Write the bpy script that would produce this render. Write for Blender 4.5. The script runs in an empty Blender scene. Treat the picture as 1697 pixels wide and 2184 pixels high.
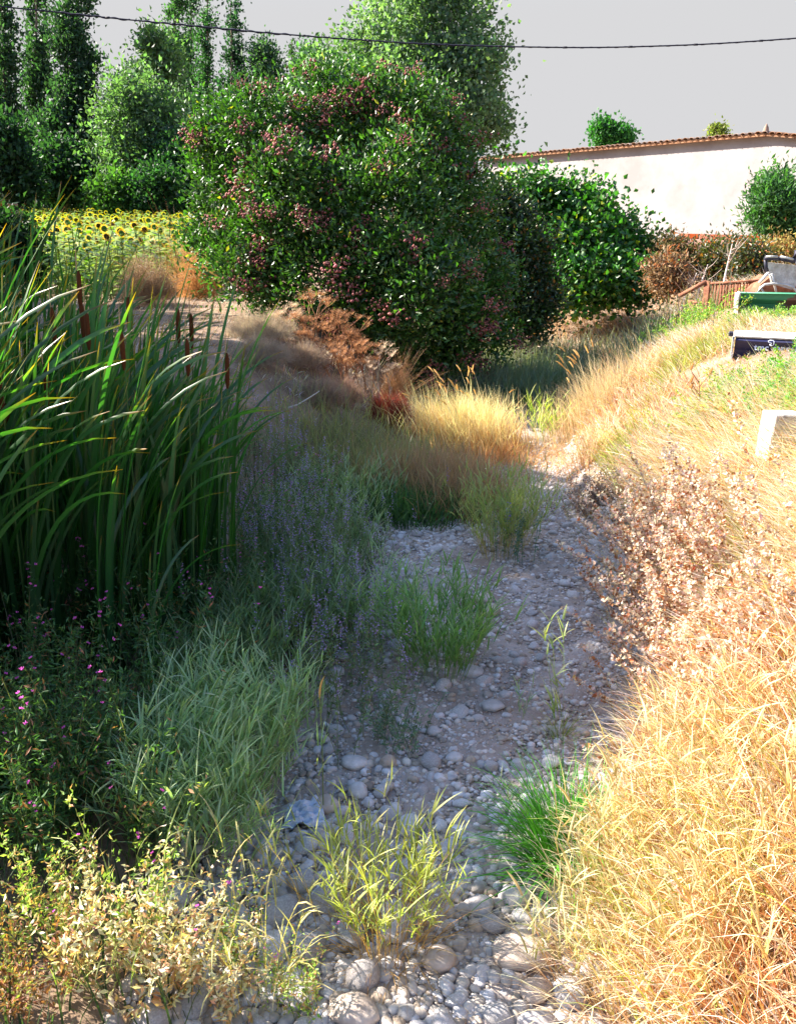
import bpy, bmesh, math, random
import numpy as np
from mathutils import Vector, Euler, Matrix

random.seed(7)
C = bpy.context.scene.collection
scene = bpy.context.scene
R = math.radians

# ------------------------------------------------------------ camera
PITCH = R(19.0); FPX = 1900.0; CAMZ = 3.0
cam_d = bpy.data.cameras.new('camera'); cam = bpy.data.objects.new('camera', cam_d); C.objects.link(cam)
cam_d.sensor_fit = 'VERTICAL'; cam_d.sensor_height = 24.0; cam_d.lens = 24.0 * FPX / 2184.0
cam_d.clip_start = 0.05; cam_d.clip_end = 3000
cam.location = (0, 0, CAMZ); cam.rotation_euler = (math.pi / 2 - PITCH, 0, 0)
scene.camera = cam

# ------------------------------------------------------------ sky, sun, exposure
SUN_EL = R(37); SUN_AZ = Vector((-0.93, 0.37)).normalized()
SUN = Vector((SUN_AZ.x * math.cos(SUN_EL), SUN_AZ.y * math.cos(SUN_EL), math.sin(SUN_EL)))
world = bpy.data.worlds.new('World'); scene.world = world; world.use_nodes = True
nt = world.node_tree; nt.nodes.clear()
wo = nt.nodes.new('ShaderNodeOutputWorld'); bg = nt.nodes.new('ShaderNodeBackground')
sky = nt.nodes.new('ShaderNodeTexSky'); sky.sky_type = 'NISHITA'; sky.sun_disc = False
sky.sun_elevation = SUN_EL; sky.sun_rotation = math.atan2(SUN_AZ.x, SUN_AZ.y)
sky.dust_density = 1.0; sky.ozone_density = 3.0
tc = nt.nodes.new('ShaderNodeTexCoord'); sep = nt.nodes.new('ShaderNodeSeparateXYZ')
mr = nt.nodes.new('ShaderNodeMapRange'); mr.inputs[1].default_value = 0.17; mr.inputs[2].default_value = 0.55
mr.inputs[3].default_value = 0.0; mr.inputs[4].default_value = 1.0; mr.interpolation_type = 'SMOOTHSTEP'
mx = nt.nodes.new('ShaderNodeMix'); mx.data_type = 'RGBA'
HAZE = 1.58
mx.inputs[6].default_value = (HAZE, HAZE, HAZE * 1.02, 1)
nt.links.new(tc.outputs['Generated'], sep.inputs[0]); nt.links.new(sep.outputs[2], mr.inputs[0])
nt.links.new(mr.outputs[0], mx.inputs[0]); nt.links.new(sky.outputs[0], mx.inputs[7])
nt.links.new(mx.outputs[2], bg.inputs[0]); bg.inputs[1].default_value = 0.10
nt.links.new(bg.outputs[0], wo.inputs[0])

sd = bpy.data.lights.new('sun', 'SUN'); sd.energy = 5.0; sd.angle = R(0.5); sd.color = (1.0, 0.91, 0.79)
so = bpy.data.objects.new('sun', sd); C.objects.link(so); so.location = (-20, 8, 20)
so.rotation_euler = (-SUN).to_track_quat('-Z', 'Y').to_euler()
vs = scene.view_settings; vs.view_transform = 'Standard'; vs.look = 'None'; vs.gamma = 1.0
vs.use_curve_mapping = False; vs.exposure = 2.15
cy = scene.cycles
cy.max_bounces = 6; cy.diffuse_bounces = 3; cy.glossy_bounces = 2; cy.transmission_bounces = 4; cy.transparent_max_bounces = 4
cy.use_denoising = True

# ------------------------------------------------------------ small helpers
def ray(u, v):
    a = (u - 848.5) / FPX; b = (v - 1092.0) / FPX
    c, s = math.cos(PITCH), math.sin(PITCH)
    return Vector((a, c - b * s, -(s + b * c)))
def at(u, v, Y):
    d = ray(u, v); t = Y / d.y
    return Vector((d.x * t, Y, CAMZ + d.z * t))

def tag(o, label=None, cat=None, group=None, kind=None):
    if label: o['label'] = label
    if cat: o['category'] = cat
    if group: o['group'] = group
    if kind: o['kind'] = kind
    return o
def empty(name, loc=(0, 0, 0), rz=0.0, parent=None):
    o = bpy.data.objects.new(name, None); C.objects.link(o); o.location = loc; o.rotation_euler = (0, 0, rz)
    o.empty_display_size = 0.1
    if parent: o.parent = parent
    return o
def copy_tree(o, parent=None):
    c = o.copy(); C.objects.link(c)
    if parent is not None:
        c.parent = parent
    for ch in [k for k in KIDS.get(o.name, [])]:
        copy_tree(ch, c)
    return c
KIDS = {}
def link(me, name, parent=None, loc=None, rot=None, scale=None):
    o = bpy.data.objects.new(name, me); C.objects.link(o)
    if parent is not None:
        o.parent = parent; KIDS.setdefault(parent.name, []).append(o)
    if loc is not None: o.location = loc
    if rot is not None: o.rotation_euler = rot
    if scale is not None: o.scale = scale
    return o

def np_mesh(name, V, Q=None, T=None, Cc=None, mat=None, smooth=True):
    V = np.asarray(V, dtype=np.float32).reshape(-1, 3)
    Q = np.zeros((0, 4), np.int32) if Q is None else np.asarray(Q, np.int32).reshape(-1, 4)
    T = np.zeros((0, 3), np.int32) if T is None else np.asarray(T, np.int32).reshape(-1, 3)
    me = bpy.data.meshes.new(name)
    me.vertices.add(len(V)); me.vertices.foreach_set('co', V.ravel())
    loops = np.concatenate([Q.ravel(), T.ravel()]).astype(np.int32)
    me.loops.add(len(loops)); me.loops.foreach_set('vertex_index', loops)
    st = np.concatenate([np.arange(len(Q)) * 4, len(Q) * 4 + np.arange(len(T)) * 3]).astype(np.int32)
    me.polygons.add(len(st)); me.polygons.foreach_set('loop_start', st)
    if smooth: me.polygons.foreach_set('use_smooth', np.ones(len(st), dtype=bool))
    me.update(calc_edges=True)
    if Cc is not None:
        ca = me.color_attributes.new('Col', 'FLOAT_COLOR', 'POINT')
        c4 = np.ones((len(V), 4), np.float32); c4[:, :3] = np.asarray(Cc, np.float32).reshape(-1, 3)
        ca.data.foreach_set('color', c4.ravel())
    if mat: me.materials.append(mat)
    return me

class Acc:
    def __init__(s): s.V = []; s.Q = []; s.T = []; s.C = []; s.n = 0
    def add(s, V, Q=None, T=None, Cc=None):
        V = np.asarray(V, float).reshape(-1, 3); s.V.append(V)
        if Q is not None and len(Q): s.Q.append(np.asarray(Q).reshape(-1, 4) + s.n)
        if T is not None and len(T): s.T.append(np.asarray(T).reshape(-1, 3) + s.n)
        if Cc is None: Cc = np.ones((len(V), 3)) * 0.5
        Cc = np.asarray(Cc, float)
        if Cc.ndim == 1: Cc = np.tile(Cc, (len(V), 1))
        s.C.append(Cc.reshape(-1, 3)); s.n += len(V)
        return s
    def mesh(s, name, mat, smooth=True):
        return np_mesh(name, np.concatenate(s.V), np.concatenate(s.Q) if s.Q else None,
                       np.concatenate(s.T) if s.T else None, np.concatenate(s.C), mat, smooth)
    def build(s, name, mat, parent=None, loc=None, smooth=True, **k):
        return link(s.mesh(name, mat, smooth), name, parent, loc, **k)

def ribbons(P, az, lean, bend, L, W, cb, ct, K=3, roll=None, taper=0.7, base=0.6, fold=0.0, cmid=None, pw=1.3):
    P = np.asarray(P, float).reshape(-1, 3); N = len(P)
    f = lambda a: np.broadcast_to(np.asarray(a, float), (N,)).reshape(N, 1)
    az, lean, bend, L, W = f(az), f(lean), f(bend), f(L), f(W)
    t = np.linspace(0, 1, K + 1)[None, :]
    tm = (t[:, 1:] + t[:, :-1]) / 2
    am = lean + bend * tm ** pw
    r = np.concatenate([np.zeros((N, 1)), np.cumsum(np.sin(am) * L / K, 1)], 1)
    z = np.concatenate([np.zeros((N, 1)), np.cumsum(np.cos(am) * L / K, 1)], 1)
    pos = np.stack([P[:, :1] + np.cos(az) * r, P[:, 1:2] + np.sin(az) * r, P[:, 2:3] + z], -1)
    a = lean + bend * t ** pw
    side = np.stack([-np.sin(az) + 0 * a, np.cos(az) + 0 * a, 0 * a], -1)
    nrm = np.stack([np.cos(az) * np.cos(a), np.sin(az) * np.cos(a), -np.sin(a)], -1)
    if roll is not None:
        ro = f(roll)[..., None]
        side, nrm = side * np.cos(ro) + nrm * np.sin(ro), nrm * np.cos(ro) - side * np.sin(ro)
    w = (base + (1 - base) * np.minimum(1, t * 3)) * np.clip(1 - t, 0, 1) ** taper
    w = np.maximum(w, 0.03) * W / 2
    cb = np.broadcast_to(np.asarray(cb, float), (N, 3)); ct = np.broadcast_to(np.asarray(ct, float), (N, 3))
    col = cb[:, None, :] * (1 - t[..., None]) + ct[:, None, :] * t[..., None]
    if fold == 0.0:
        V = np.stack([pos - side * w[..., None], pos + side * w[..., None]], 2)
        i = (np.arange(N)[:, None] * (K + 1) + np.arange(K)[None, :]) * 2
        Q = np.stack([i, i + 1, i + 3, i + 2], -1).reshape(-1, 4)
        return V.reshape(-1, 3), Q, None, np.repeat(col[:, :, None, :], 2, 2).reshape(-1, 3)
    V = np.stack([pos - side * w[..., None], pos - nrm * w[..., None] * fold, pos + side * w[..., None]], 2)
    i = (np.arange(N)[:, None] * (K + 1) + np.arange(K)[None, :]) * 3
    Q = np.concatenate([np.stack([i, i + 1, i + 4, i + 3], -1).reshape(-1, 4), np.stack([i + 1, i + 2, i + 5, i + 4], -1).reshape(-1, 4)])
    return V.reshape(-1, 3), Q, None, np.repeat(col[:, :, None, :], 3, 2).reshape(-1, 3)

def nrmz(a): return a / np.maximum(np.linalg.norm(a, axis=-1, keepdims=True), 1e-9)
def leaves(rng, P, D, L, W, col, fold=0.25, S=None, pos=0.45):
    P = np.asarray(P, float).reshape(-1, 3); N = len(P); D = nrmz(np.broadcast_to(np.asarray(D, float), (N, 3)))
    if S is None: S = nrmz(np.cross(D, rng.normal(size=(N, 3))))
    Nn = np.cross(D, S)
    L = np.broadcast_to(np.asarray(L, float), (N,))[:, None]; W = np.broadcast_to(np.asarray(W, float), (N,))[:, None]
    V = np.stack([P, P + D * L * pos + S * W / 2 + Nn * W * fold, P + D * L, P + D * L * pos - S * W / 2 + Nn * W * fold], 1)
    i = np.arange(N) * 4
    T = np.concatenate([np.stack([i, i + 1, i + 2], 1), np.stack([i, i + 2, i + 3], 1)])
    col = np.broadcast_to(np.asarray(col, float), (N, 3))
    return V.reshape(-1, 3), None, T, np.repeat(col, 4, 0)

def tube(path, rad, n=6, col=(0.3, 0.2, 0.1), caps=False):
    path = [Vector(p) for p in path]; m = len(path)
    rad = [rad] * m if not hasattr(rad, '__len__') else rad
    V = []; up = Vector((0.13, 0.21, 1)).normalized()
    for i, p in enumerate(path):
        d = (path[min(i + 1, m - 1)] - path[max(i - 1, 0)]).normalized()
        s = d.cross(up if abs(d.dot(up)) < 0.95 else Vector((1, 0, 0))).normalized(); t = d.cross(s)
        for k in range(n):
            a = 2 * math.pi * k / n; V.append(p + (s * math.cos(a) + t * math.sin(a)) * rad[i])
    Q = [(i * n + k, i * n + (k + 1) % n, (i + 1) * n + (k + 1) % n, (i + 1) * n + k) for i in range(m - 1) for k in range(n)]
    T = []
    if caps:
        V += [path[0], path[-1]]
        T += [(m * n, (k + 1) % n, k) for k in range(n)] + [(m * n + 1, (m - 1) * n + k, (m - 1) * n + (k + 1) % n) for k in range(n)]
    V = np.array([tuple(v) for v in V])
    return V, Q, T, np.tile(np.array(col, float), (len(V), 1))

def box(c, s, rot=None, col=(0.5, 0.5, 0.5)):
    V = np.array([(x, y, z) for x in (-.5, .5) for y in (-.5, .5) for z in (-.5, .5)]) * np.array(s)
    if rot is not None: V = V @ np.array(rot.to_3x3() if hasattr(rot, 'to_3x3') else rot).T
    V = V + np.array(c)
    Q = [(0, 1, 3, 2), (4, 6, 7, 5), (0, 4, 5, 1), (2, 3, 7, 6), (0, 2, 6, 4), (1, 5, 7, 3)]
    return V, Q, None, np.tile(np.array(col, float), (8, 1))

def jit(rng, col, n, a=0.18, hue=0.08):
    col = np.array(col, float)
    return np.clip(col * (1 + rng.normal(size=(n, 1)) * a) * (1 + rng.normal(size=(n, 3)) * hue), 0.004, 0.95)

# ------------------------------------------------------------ materials
def base_mat(name):
    m = bpy.data.materials.new(name); m.use_nodes = True; n = m.node_tree; n.nodes.clear()
    out = n.nodes.new('ShaderNodeOutputMaterial'); return m, n, out
def veg(name, rough=0.5, transl=0.3, spec=0.3, warm=(1.15, 1.35, 0.45), objrand=0.0):
    m, n, out = base_mat(name)
    at_ = n.nodes.new('ShaderNodeAttribute'); at_.attribute_name = 'Col'
    colout = at_.outputs[0]
    if objrand:
        oi = n.nodes.new('ShaderNodeObjectInfo'); hs = n.nodes.new('ShaderNodeHueSaturation')
        mp = n.nodes.new('ShaderNodeMapRange'); mp.inputs[3].default_value = 1 - objrand; mp.inputs[4].default_value = 1 + objrand
        n.links.new(oi.outputs['Random'], mp.inputs[0]); n.links.new(mp.outputs[0], hs.inputs['Value'])
        n.links.new(colout, hs.inputs['Color']); colout = hs.outputs[0]
    p = n.nodes.new('ShaderNodeBsdfPrincipled'); p.inputs['Roughness'].default_value = rough
    p.inputs['Specular IOR Level'].default_value = spec
    n.links.new(colout, p.inputs['Base Color'])
    if transl > 0:
        mu = n.nodes.new('ShaderNodeMix'); mu.data_type = 'RGBA'; mu.blend_type = 'MULTIPLY'; mu.inputs[0].default_value = 1.0
        mu.inputs[7].default_value = (*[w * 1.6 for w in warm], 1); mu.clamp_result = True
        n.links.new(colout, mu.inputs[6])
        tr = n.nodes.new('ShaderNodeBsdfTranslucent'); n.links.new(mu.outputs[2], tr.inputs[0])
        ms = n.nodes.new('ShaderNodeMixShader'); ms.inputs[0].default_value = transl
        n.links.new(p.outputs[0], ms.inputs[1]); n.links.new(tr.outputs[0], ms.inputs[2]); n.links.new(ms.outputs[0], out.inputs[0])
    else: n.links.new(p.outputs[0], out.inputs[0])
    return m
def noise_mat(name, c1, c2, scale=4.0, rough=0.9, bump=0.3, bscale=None, c3=None, detail=8, rnd=0.0, metal=0.0, spec=0.3, dist=0.03):
    m, n, out = base_mat(name)
    tcn = n.nodes.new('ShaderNodeTexCoord'); nz = n.nodes.new('ShaderNodeTexNoise'); nz.inputs['Scale'].default_value = scale
    nz.inputs['Detail'].default_value = detail; nz.inputs['Roughness'].default_value = 0.65
    n.links.new(tcn.outputs['Object'], nz.inputs['Vector'])
    cr = n.nodes.new('ShaderNodeValToRGB'); cr.color_ramp.elements[0].position = 0.35; cr.color_ramp.elements[1].position = 0.65
    cr.color_ramp.elements[0].color = (*c1, 1); cr.color_ramp.elements[1].color = (*c2, 1)
    if c3:
        e = cr.color_ramp.elements.new(0.5); e.color = (*c3, 1)
    n.links.new(nz.outputs[0], cr.inputs[0]); colout = cr.outputs[0]
    if rnd:
        oi = n.nodes.new('ShaderNodeObjectInfo'); hs = n.nodes.new('ShaderNodeHueSaturation')
        mp = n.nodes.new('ShaderNodeMapRange'); mp.inputs[3].default_value = 1 - rnd; mp.inputs[4].default_value = 1 + rnd
        n.links.new(oi.outputs['Random'], mp.inputs[0]); n.links.new(mp.outputs[0], hs.inputs['Value'])
        m2 = n.nodes.new('ShaderNodeMath'); m2.operation = 'MULTIPLY'; m2.inputs[1].default_value = 7.31
        m3 = n.nodes.new('ShaderNodeMath'); m3.operation = 'FRACT'; m4 = n.nodes.new('ShaderNodeMapRange')
        m4.inputs[3].default_value = 0.6; m4.inputs[4].default_value = 1.7
        n.links.new(oi.outputs['Random'], m2.inputs[0]); n.links.new(m2.outputs[0], m3.inputs[0]); n.links.new(m3.outputs[0], m4.inputs[0])
        n.links.new(m4.outputs[0], hs.inputs['Saturation'])
        n.links.new(colout, hs.inputs['Color']); colout = hs.outputs[0]
    p = n.nodes.new('ShaderNodeBsdfPrincipled'); p.inputs['Roughness'].default_value = rough; p.inputs['Metallic'].default_value = metal
    p.inputs['Specular IOR Level'].default_value = spec
    n.links.new(colout, p.inputs['Base Color'])
    if bump:
        nb = n.nodes.new('ShaderNodeTexNoise'); nb.inputs['Scale'].default_value = bscale or scale * 6; nb.inputs['Detail'].default_value = 6
        n.links.new(tcn.outputs['Object'], nb.inputs['Vector'])
        bp = n.nodes.new('ShaderNodeBump'); bp.inputs['Strength'].default_value = bump; bp.inputs['Distance'].default_value = dist
        n.links.new(nb.outputs[0], bp.inputs['Height']); n.links.new(bp.outputs[0], p.inputs['Normal'])
    n.links.new(p.outputs[0], out.inputs[0])
    return m
def attr_noise_mat(name, rough=0.85, bump=0.4, bscale=60, mot=0.25, mscale=25):
    m, n, out = base_mat(name)
    a = n.nodes.new('ShaderNodeAttribute'); a.attribute_name = 'Col'
    tcn = n.nodes.new('ShaderNodeTexCoord'); nz = n.nodes.new('ShaderNodeTexNoise'); nz.inputs['Scale'].default_value = mscale; nz.inputs['Detail'].default_value = 6
    n.links.new(tcn.outputs['Object'], nz.inputs['Vector'])
    mp = n.nodes.new('ShaderNodeMapRange'); mp.inputs[1].default_value = 0.3; mp.inputs[2].default_value = 0.7
    mp.inputs[3].default_value = 1 - mot; mp.inputs[4].default_value = 1 + mot
    hs = n.nodes.new('ShaderNodeHueSaturation')
    n.links.new(nz.outputs[0], mp.inputs[0]); n.links.new(mp.outputs[0], hs.inputs['Value']); n.links.new(a.outputs[0], hs.inputs['Color'])
    p = n.nodes.new('ShaderNodeBsdfPrincipled'); p.inputs['Roughness'].default_value = rough; p.inputs['Specular IOR Level'].default_value = 0.3
    n.links.new(hs.outputs[0], p.inputs['Base Color'])
    nb = n.nodes.new('ShaderNodeTexNoise'); nb.inputs['Scale'].default_value = bscale; nb.inputs['Detail'].default_value = 5
    n.links.new(tcn.outputs['Object'], nb.inputs['Vector'])
    bp = n.nodes.new('ShaderNodeBump'); bp.inputs['Strength'].default_value = bump; bp.inputs['Distance'].default_value = 0.01
    n.links.new(nb.outputs[0], bp.inputs['Height']); n.links.new(bp.outputs[0], p.inputs['Normal'])
    n.links.new(p.outputs[0], out.inputs[0])
    return m
M = {}
M['earth'] = noise_mat('earth', (0.13, 0.08, 0.05), (0.27, 0.19, 0.13), 2.5, 0.95, 0.6, 22, (0.20, 0.135, 0.09))
M['bed'] = noise_mat('bed_silt', (0.24, 0.18, 0.145), (0.42, 0.36, 0.33), 2.2, 0.95, 0.7, 60, (0.33, 0.27, 0.235), dist=0.02)
M['stone'] = noise_mat('limestone', (0.38, 0.36, 0.36), (0.62, 0.60, 0.61), 9, 0.8, 0.5, 45, (0.48, 0.45, 0.44), rnd=0.25, dist=0.012)
M['stone_tan'] = noise_mat('tan_stone', (0.36, 0.275, 0.22), (0.54, 0.46, 0.40), 8, 0.8, 0.5, 40, dist=0.012)
M['pebble'] = attr_noise_mat('pebble')
M['grass'] = veg('grass_blade', 0.5, 0.33, 0.35)
M['dry'] = veg('dry_blade', 0.6, 0.30, 0.25, warm=(1.0, 0.97, 0.8))
M['cattail'] = veg('cattail_leaf', 0.34, 0.42, 0.6, warm=(1.0, 1.5, 0.2), objrand=0.3)
M['spike'] = veg('cattail_spike', 0.95, 0.0, 0.1)
M['leaf'] = veg('bush_leaf', 0.42, 0.26, 0.5, warm=(1.1, 1.5, 0.35))
M['leaf_soft'] = veg('tree_leaf', 0.55, 0.36, 0.25, warm=(1.1, 1.5, 0.4))
M['plain'] = veg('stem', 0.7, 0.0, 0.2)
M['petal'] = veg('petal', 0.5, 0.4, 0.2, warm=(1.1, 1.0, 1.0))
M['bark'] = attr_noise_mat('bark', 0.9, 0.8, 18, 0.35, 8)

# ------------------------------------------------------------ terrain
YS = [0, 2.6, 3.3, 4.5, 5.5, 6.4, 8, 9.5, 11, 14, 18, 24, 40]
XLS = [-.85, -.7, -.75, -.6, -.3, -.12, 0, .3, .7, 1.2, 2.2, 4, 6]
XRS = [.95, .85, .9, 1.45, 1.7, 1.82, 1.9, 1.95, 2.1, 3.0, 4.6, 7, 9]
def XL(y): return np.interp(y, YS, XLS)
def XR(y): return np.interp(y, YS, XRS)
def wob(x, y, s, k=0.0):
    return (np.sin(x * 1.7 * s + k) * np.cos(y * 1.3 * s + 1.3 * k) + 0.5 * np.sin(x * 3.1 * s - y * 2.7 * s + 2 * k) + 0.25 * np.sin(y * 6.3 * s + x * 5.1 * s + k)) / 1.75
def H(x, y):
    x = np.asarray(x, float); y = np.asarray(y, float)
    shelf = np.interp(y, [0, 3, 6.5, 9, 10.5], [0.6, 1.6, 2.4, 1.0, 0.1])
    lowz = np.interp(y, [0, 3, 6.5, 10], [0.25, 0.12, 0.12, 0.05])
    dl = XL(y) - x
    wl = np.interp(y, [0, 8, 12], [2.2, 2.6, 3.0])
    tl = np.clip((dl - shelf) / wl, 0, 1)
    left = np.clip(dl / 0.4, 0, 1) * lowz + (1.3 - lowz) * (tl * tl * (3 - 2 * tl))
    dr = x - XR(y)
    wr = np.interp(y, [0, 3, 10, 20], [2.0, 2.0, 2.3, 3.2])
    tr = np.clip(dr / wr, 0, 1)
    right = np.interp(y, [0, 40], [1.5, 1.5]) * (1 - (1 - tr) ** 1.9)
    z = np.where(dl > 0, left, np.where(dr > 0, right, 0.0))
    fill = np.clip((y - 20) / 8, 0, 1) * 1.2
    z = np.maximum(z, fill)
    fieldz = np.clip((y - 17.4) / 2.2, 0, 1) * np.clip((-x - 2) / 2, 0, 1)
    z = z * (1 - fieldz) + np.interp(y, [20, 62], [0.82, 1.2]) * fieldz
    offb = np.clip(np.maximum(dl, dr) / 0.6, 0, 1)
    z = z + wob(x, y, 0.8) * 0.05 * offb + wob(x, y, 3.1, 2) * 0.015 * (0.3 + 0.7 * offb)
    return z
def G(x, y): return float(H(x, y))
def gnd(u, v, up=0.0):
    d = ray(u, v); t = 1.5
    while t < 400:
        p = Vector((0, 0, CAMZ)) + d * t
        if p.z < G(p.x, p.y) + up: break
        t += 0.04 + t * 0.002
    return Vector((p.x, p.y, G(p.x, p.y)))
xs = np.concatenate([-np.geomspace(900, 9, 34), np.arange(-8.9, 9.0, 0.14), np.geomspace(9, 900, 34)])
ys = np.concatenate([[-40, -15, -5, -1, 0], np.arange(0.6, 20, 0.14), np.geomspace(20.1, 1400, 60)])
GX, GY = np.meshgrid(xs, ys); Z = H(GX, GY)
nx, ny = len(xs), len(ys)
idx = (np.arange(ny - 1)[:, None] * nx + np.arange(nx - 1)[None, :])
Q = np.stack([idx, idx + 1, idx + nx + 1, idx + nx], -1).reshape(-1, 4)
gr = link(np_mesh('ground', np.stack([GX, GY, Z], -1).reshape(-1, 3), Q, None, None, M['earth']), 'ground')
tag(gr, 'dry brown earth of the stream banks and fields', kind='structure')

# stream bed sheet
by = np.arange(1.2, 20, 0.06); bn = 46; bt = np.linspace(0, 1, bn)
BX = (XL(by) - 0.15)[:, None] * (1 - bt) + (XR(by) + 0.12)[:, None] * bt; BY = np.repeat(by[:, None], bn, 1)
rs = np.random.default_rng(5)
BZ = H(BX, BY) + 0.022 + 0.012 * wob(BX, BY, 6) + rs.normal(size=BX.shape) * 0.003
idx = (np.arange(len(by) - 1)[:, None] * bn + np.arange(bn - 1)[None, :])
Q = np.stack([idx, idx + 1, idx + bn + 1, idx + bn], -1).reshape(-1, 4)
bed = link(np_mesh('stream_bed', np.stack([BX, BY, BZ], -1).reshape(-1, 3), Q, None, None, M['bed']), 'stream_bed')
tag(bed, 'dried-up stream bed of silt and loose stones', kind='structure')

# hill behind the building
hx = np.linspace(-20, 190, 70); hy = np.linspace(95, 300, 40)
HX, HY = np.meshgrid(hx, hy)
prof = np.interp(HX, [-20, 15, 30, 60, 110, 190], [0, 2, 7.0, 9.0, 11.5, 7])
HZ = 0.6 + prof * np.sin(np.clip((HY - 95) / 90, 0, 1) * math.pi / 2) + 0.5 * wob(HX, HY, 0.11)
idx = (np.arange(39)[:, None] * 70 + np.arange(69)[None, :])
Q = np.stack([idx, idx + 1, idx + 71, idx + 70], -1).reshape(-1, 4)
M['hill'] = noise_mat('hill_scrub', (0.30, 0.24, 0.12), (0.42, 0.33, 0.18), 0.35, 0.95, 0.3, 3, (0.18, 0.19, 0.08))
tag(link(np_mesh('hill', np.stack([HX, HY, HZ], -1).reshape(-1, 3), Q, None, None, M['hill']), 'hill'), 'dry ochre hillside above the building', kind='structure')

# ------------------------------------------------------------ white building
M['render'] = noise_mat('lime_render', (0.25, 0.225, 0.225), (0.33, 0.31, 0.315), 0.55, 0.95, 0.15, 20)
M['tile'] = noise_mat('clay_tile', (0.20, 0.13, 0.10), (0.33, 0.24, 0.19), 3, 0.9, 0.3, 30, rnd=0.2)
bld = empty('building', (15.4, 40, 1.3)); tag(bld, 'long pale rendered building under a low gable of clay tiles', 'building')
A = at(1030, 338, 56); P0 = Vector((15.4, 40, at(1640, 285, 40).z)); dirv = Vector((A.x - 15.4, 16.0, 0)); Lw = dirv.length; dh = dirv.normalized()
nv = Vector((dh.y, -dh.x, 0)); nv = nv if nv.y < 0 else -nv
zl, za = A.z, P0.z
Rend = P0 - dh * 12; zr = za - 0.125 * 12
def wallpoly(pts, th, name, mat, parent, off):
    V = []; 
    for s, z in pts: p = Vector((15.4, 40, 0)) + dh * s; V.append((p.x, p.y, z))
    V2 = [(x - nv.x * th, y - nv.y * th, z) for x, y, z in V]
    n = len(V); me = bpy.data.meshes.new(name)
    F = [tuple(range(n)), tuple(range(2 * n - 1, n - 1, -1))] + [((i + 1) % n, i, n + i, n + (i + 1) % n) for i in range(n)]
    me.from_pydata([Vector(v) - Vector(off) for v in V + V2], [], F); me.materials.append(mat); me.update()
    return link(me, name, parent)
wallpoly([(Lw, 0.9), (-12, 0.9), (-12, zr - .1), (0, za - .1), (Lw, zl - .1)], 9.0, 'wall', M['render'], bld, bld.location)
def roofslab(s0, z0, s1, z1):
    up = 0.12; V = []
    for s, z in ((s0, z0), (s1, z1)):
        for d in (0.30, -9.3):
            for k in (-0.098, 0.0):
                p = Vector((15.4, 40, 0)) + dh * s + nv * d; V.append((p.x - 15.4, p.y - 40, z + k - 1.3))
    F = [(0, 1, 3, 2), (4, 6, 7, 5), (0, 4, 5, 1), (2, 3, 7, 6), (1, 5, 7, 3), (0, 2, 6, 4)]
    me = bpy.data.meshes.new('roof'); me.from_pydata(V, [], F); me.materials.append(M['tile']); me.update()
    return link(me, 'roof', bld)
roofA = roofslab(0.0, za, Lw + .35, zl - 0.01); roofslab(-0.003, za, -12.3, zr)
# one barrel tile mesh, laid along the verge
def tile_mesh():
    V = []; n = 6; L = 0.5
    for j in (0, 1):
        for k in range(n + 1):
            a = math.pi * k / n
            V.append((math.cos(a) * 0.14, -j * L, math.sin(a) * 0.09))
            V.append((math.cos(a) * 0.125, -j * L, math.sin(a) * 0.075))
    m2 = 2 * (n + 1); F = []
    for k in range(n):
        a = 2 * k
        F += [(a, a + 2, a + 2 + m2, a + m2), (a + 1, a + 1 + m2, a + 3 + m2, a + 3), (a, a + 1, a + 3, a + 2), (a + m2, a + 2 + m2, a + 3 + m2, a + 1 + m2)]
    me = bpy.data.meshes.new('tile'); me.from_pydata(V, [], F); me.materials.append(M['tile']); me.update(); return me
tm = tile_mesh(); angt = math.atan2(dh.y, dh.x); rngr = random.Random(3)
ns = int((Lw + 12) / 0.34)
for i in range(ns):
    s = -11.9 + i * 0.34; z = za - 0.125 * (-s) if s < 0 else za + (zl - za) * s / Lw
    p = dh * s + nv * -0.10
    link(tm, 'tile', bld, (p.x, p.y, z - 1.3 + 0.003), (rngr.uniform(-.03, .03), rngr.uniform(-.04, .04), math.atan2(nv.y, nv.x) + math.pi / 2 + rngr.uniform(-.05, .05)))
fin = Acc(); fin.add(*tube([(0, 0, 0), (0, 0, 0.16), (0, 0, 0.3)], [0.13, 0.09, 0.01], 6, (0.3, 0.2, 0.15)))
link(fin.mesh('ridge_cap', M['bark']), 'ridge_cap', bld, (nv.x * .3, nv.y * .3, za - 1.3 + 0.07))

# low rusty-brown wall in front of the building
lw = empty('garden_wall', (0, 0, 0)); tag(lw, 'low dark red brick wall at the foot of the pale building', 'wall')
M['brick'] = noise_mat('red_brick', (0.16, 0.055, 0.04), (0.30, 0.12, 0.08), 6, 0.95, 0.5, 40, rnd=0.35)
M['mortar'] = noise_mat('mortar', (0.20, 0.15, 0.12), (0.30, 0.24, 0.2), 6, 0.95, 0.4, 40)
def bm_box(sx, sy, sz, name, mat, bev=0.0):
    bm = bmesh.new(); bmesh.ops.create_cube(bm, size=1)
    for v in bm.verts: v.co = (v.co.x * sx, v.co.y * sy, v.co.z * sz)
    if bev: bmesh.ops.bevel(bm, geom=list(bm.edges), offset=bev, segments=1, affect='EDGES')
    me = bpy.data.meshes.new(name); bm.to_mesh(me); bm.free(); me.materials.append(mat); return me
w0 = at(1478, 505, 33); w1 = at(1606, 497, 31); wd = Vector((w1.x - w0.x, w1.y - w0.y, 0)); wl_ = wd.length; wa = math.atan2(wd.y, wd.x)
lw.location = (w0.x, w0.y, 1.2); lw.rotation_euler = (0, 0, wa); hz = w0.z - 1.2 + 0.1
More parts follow.
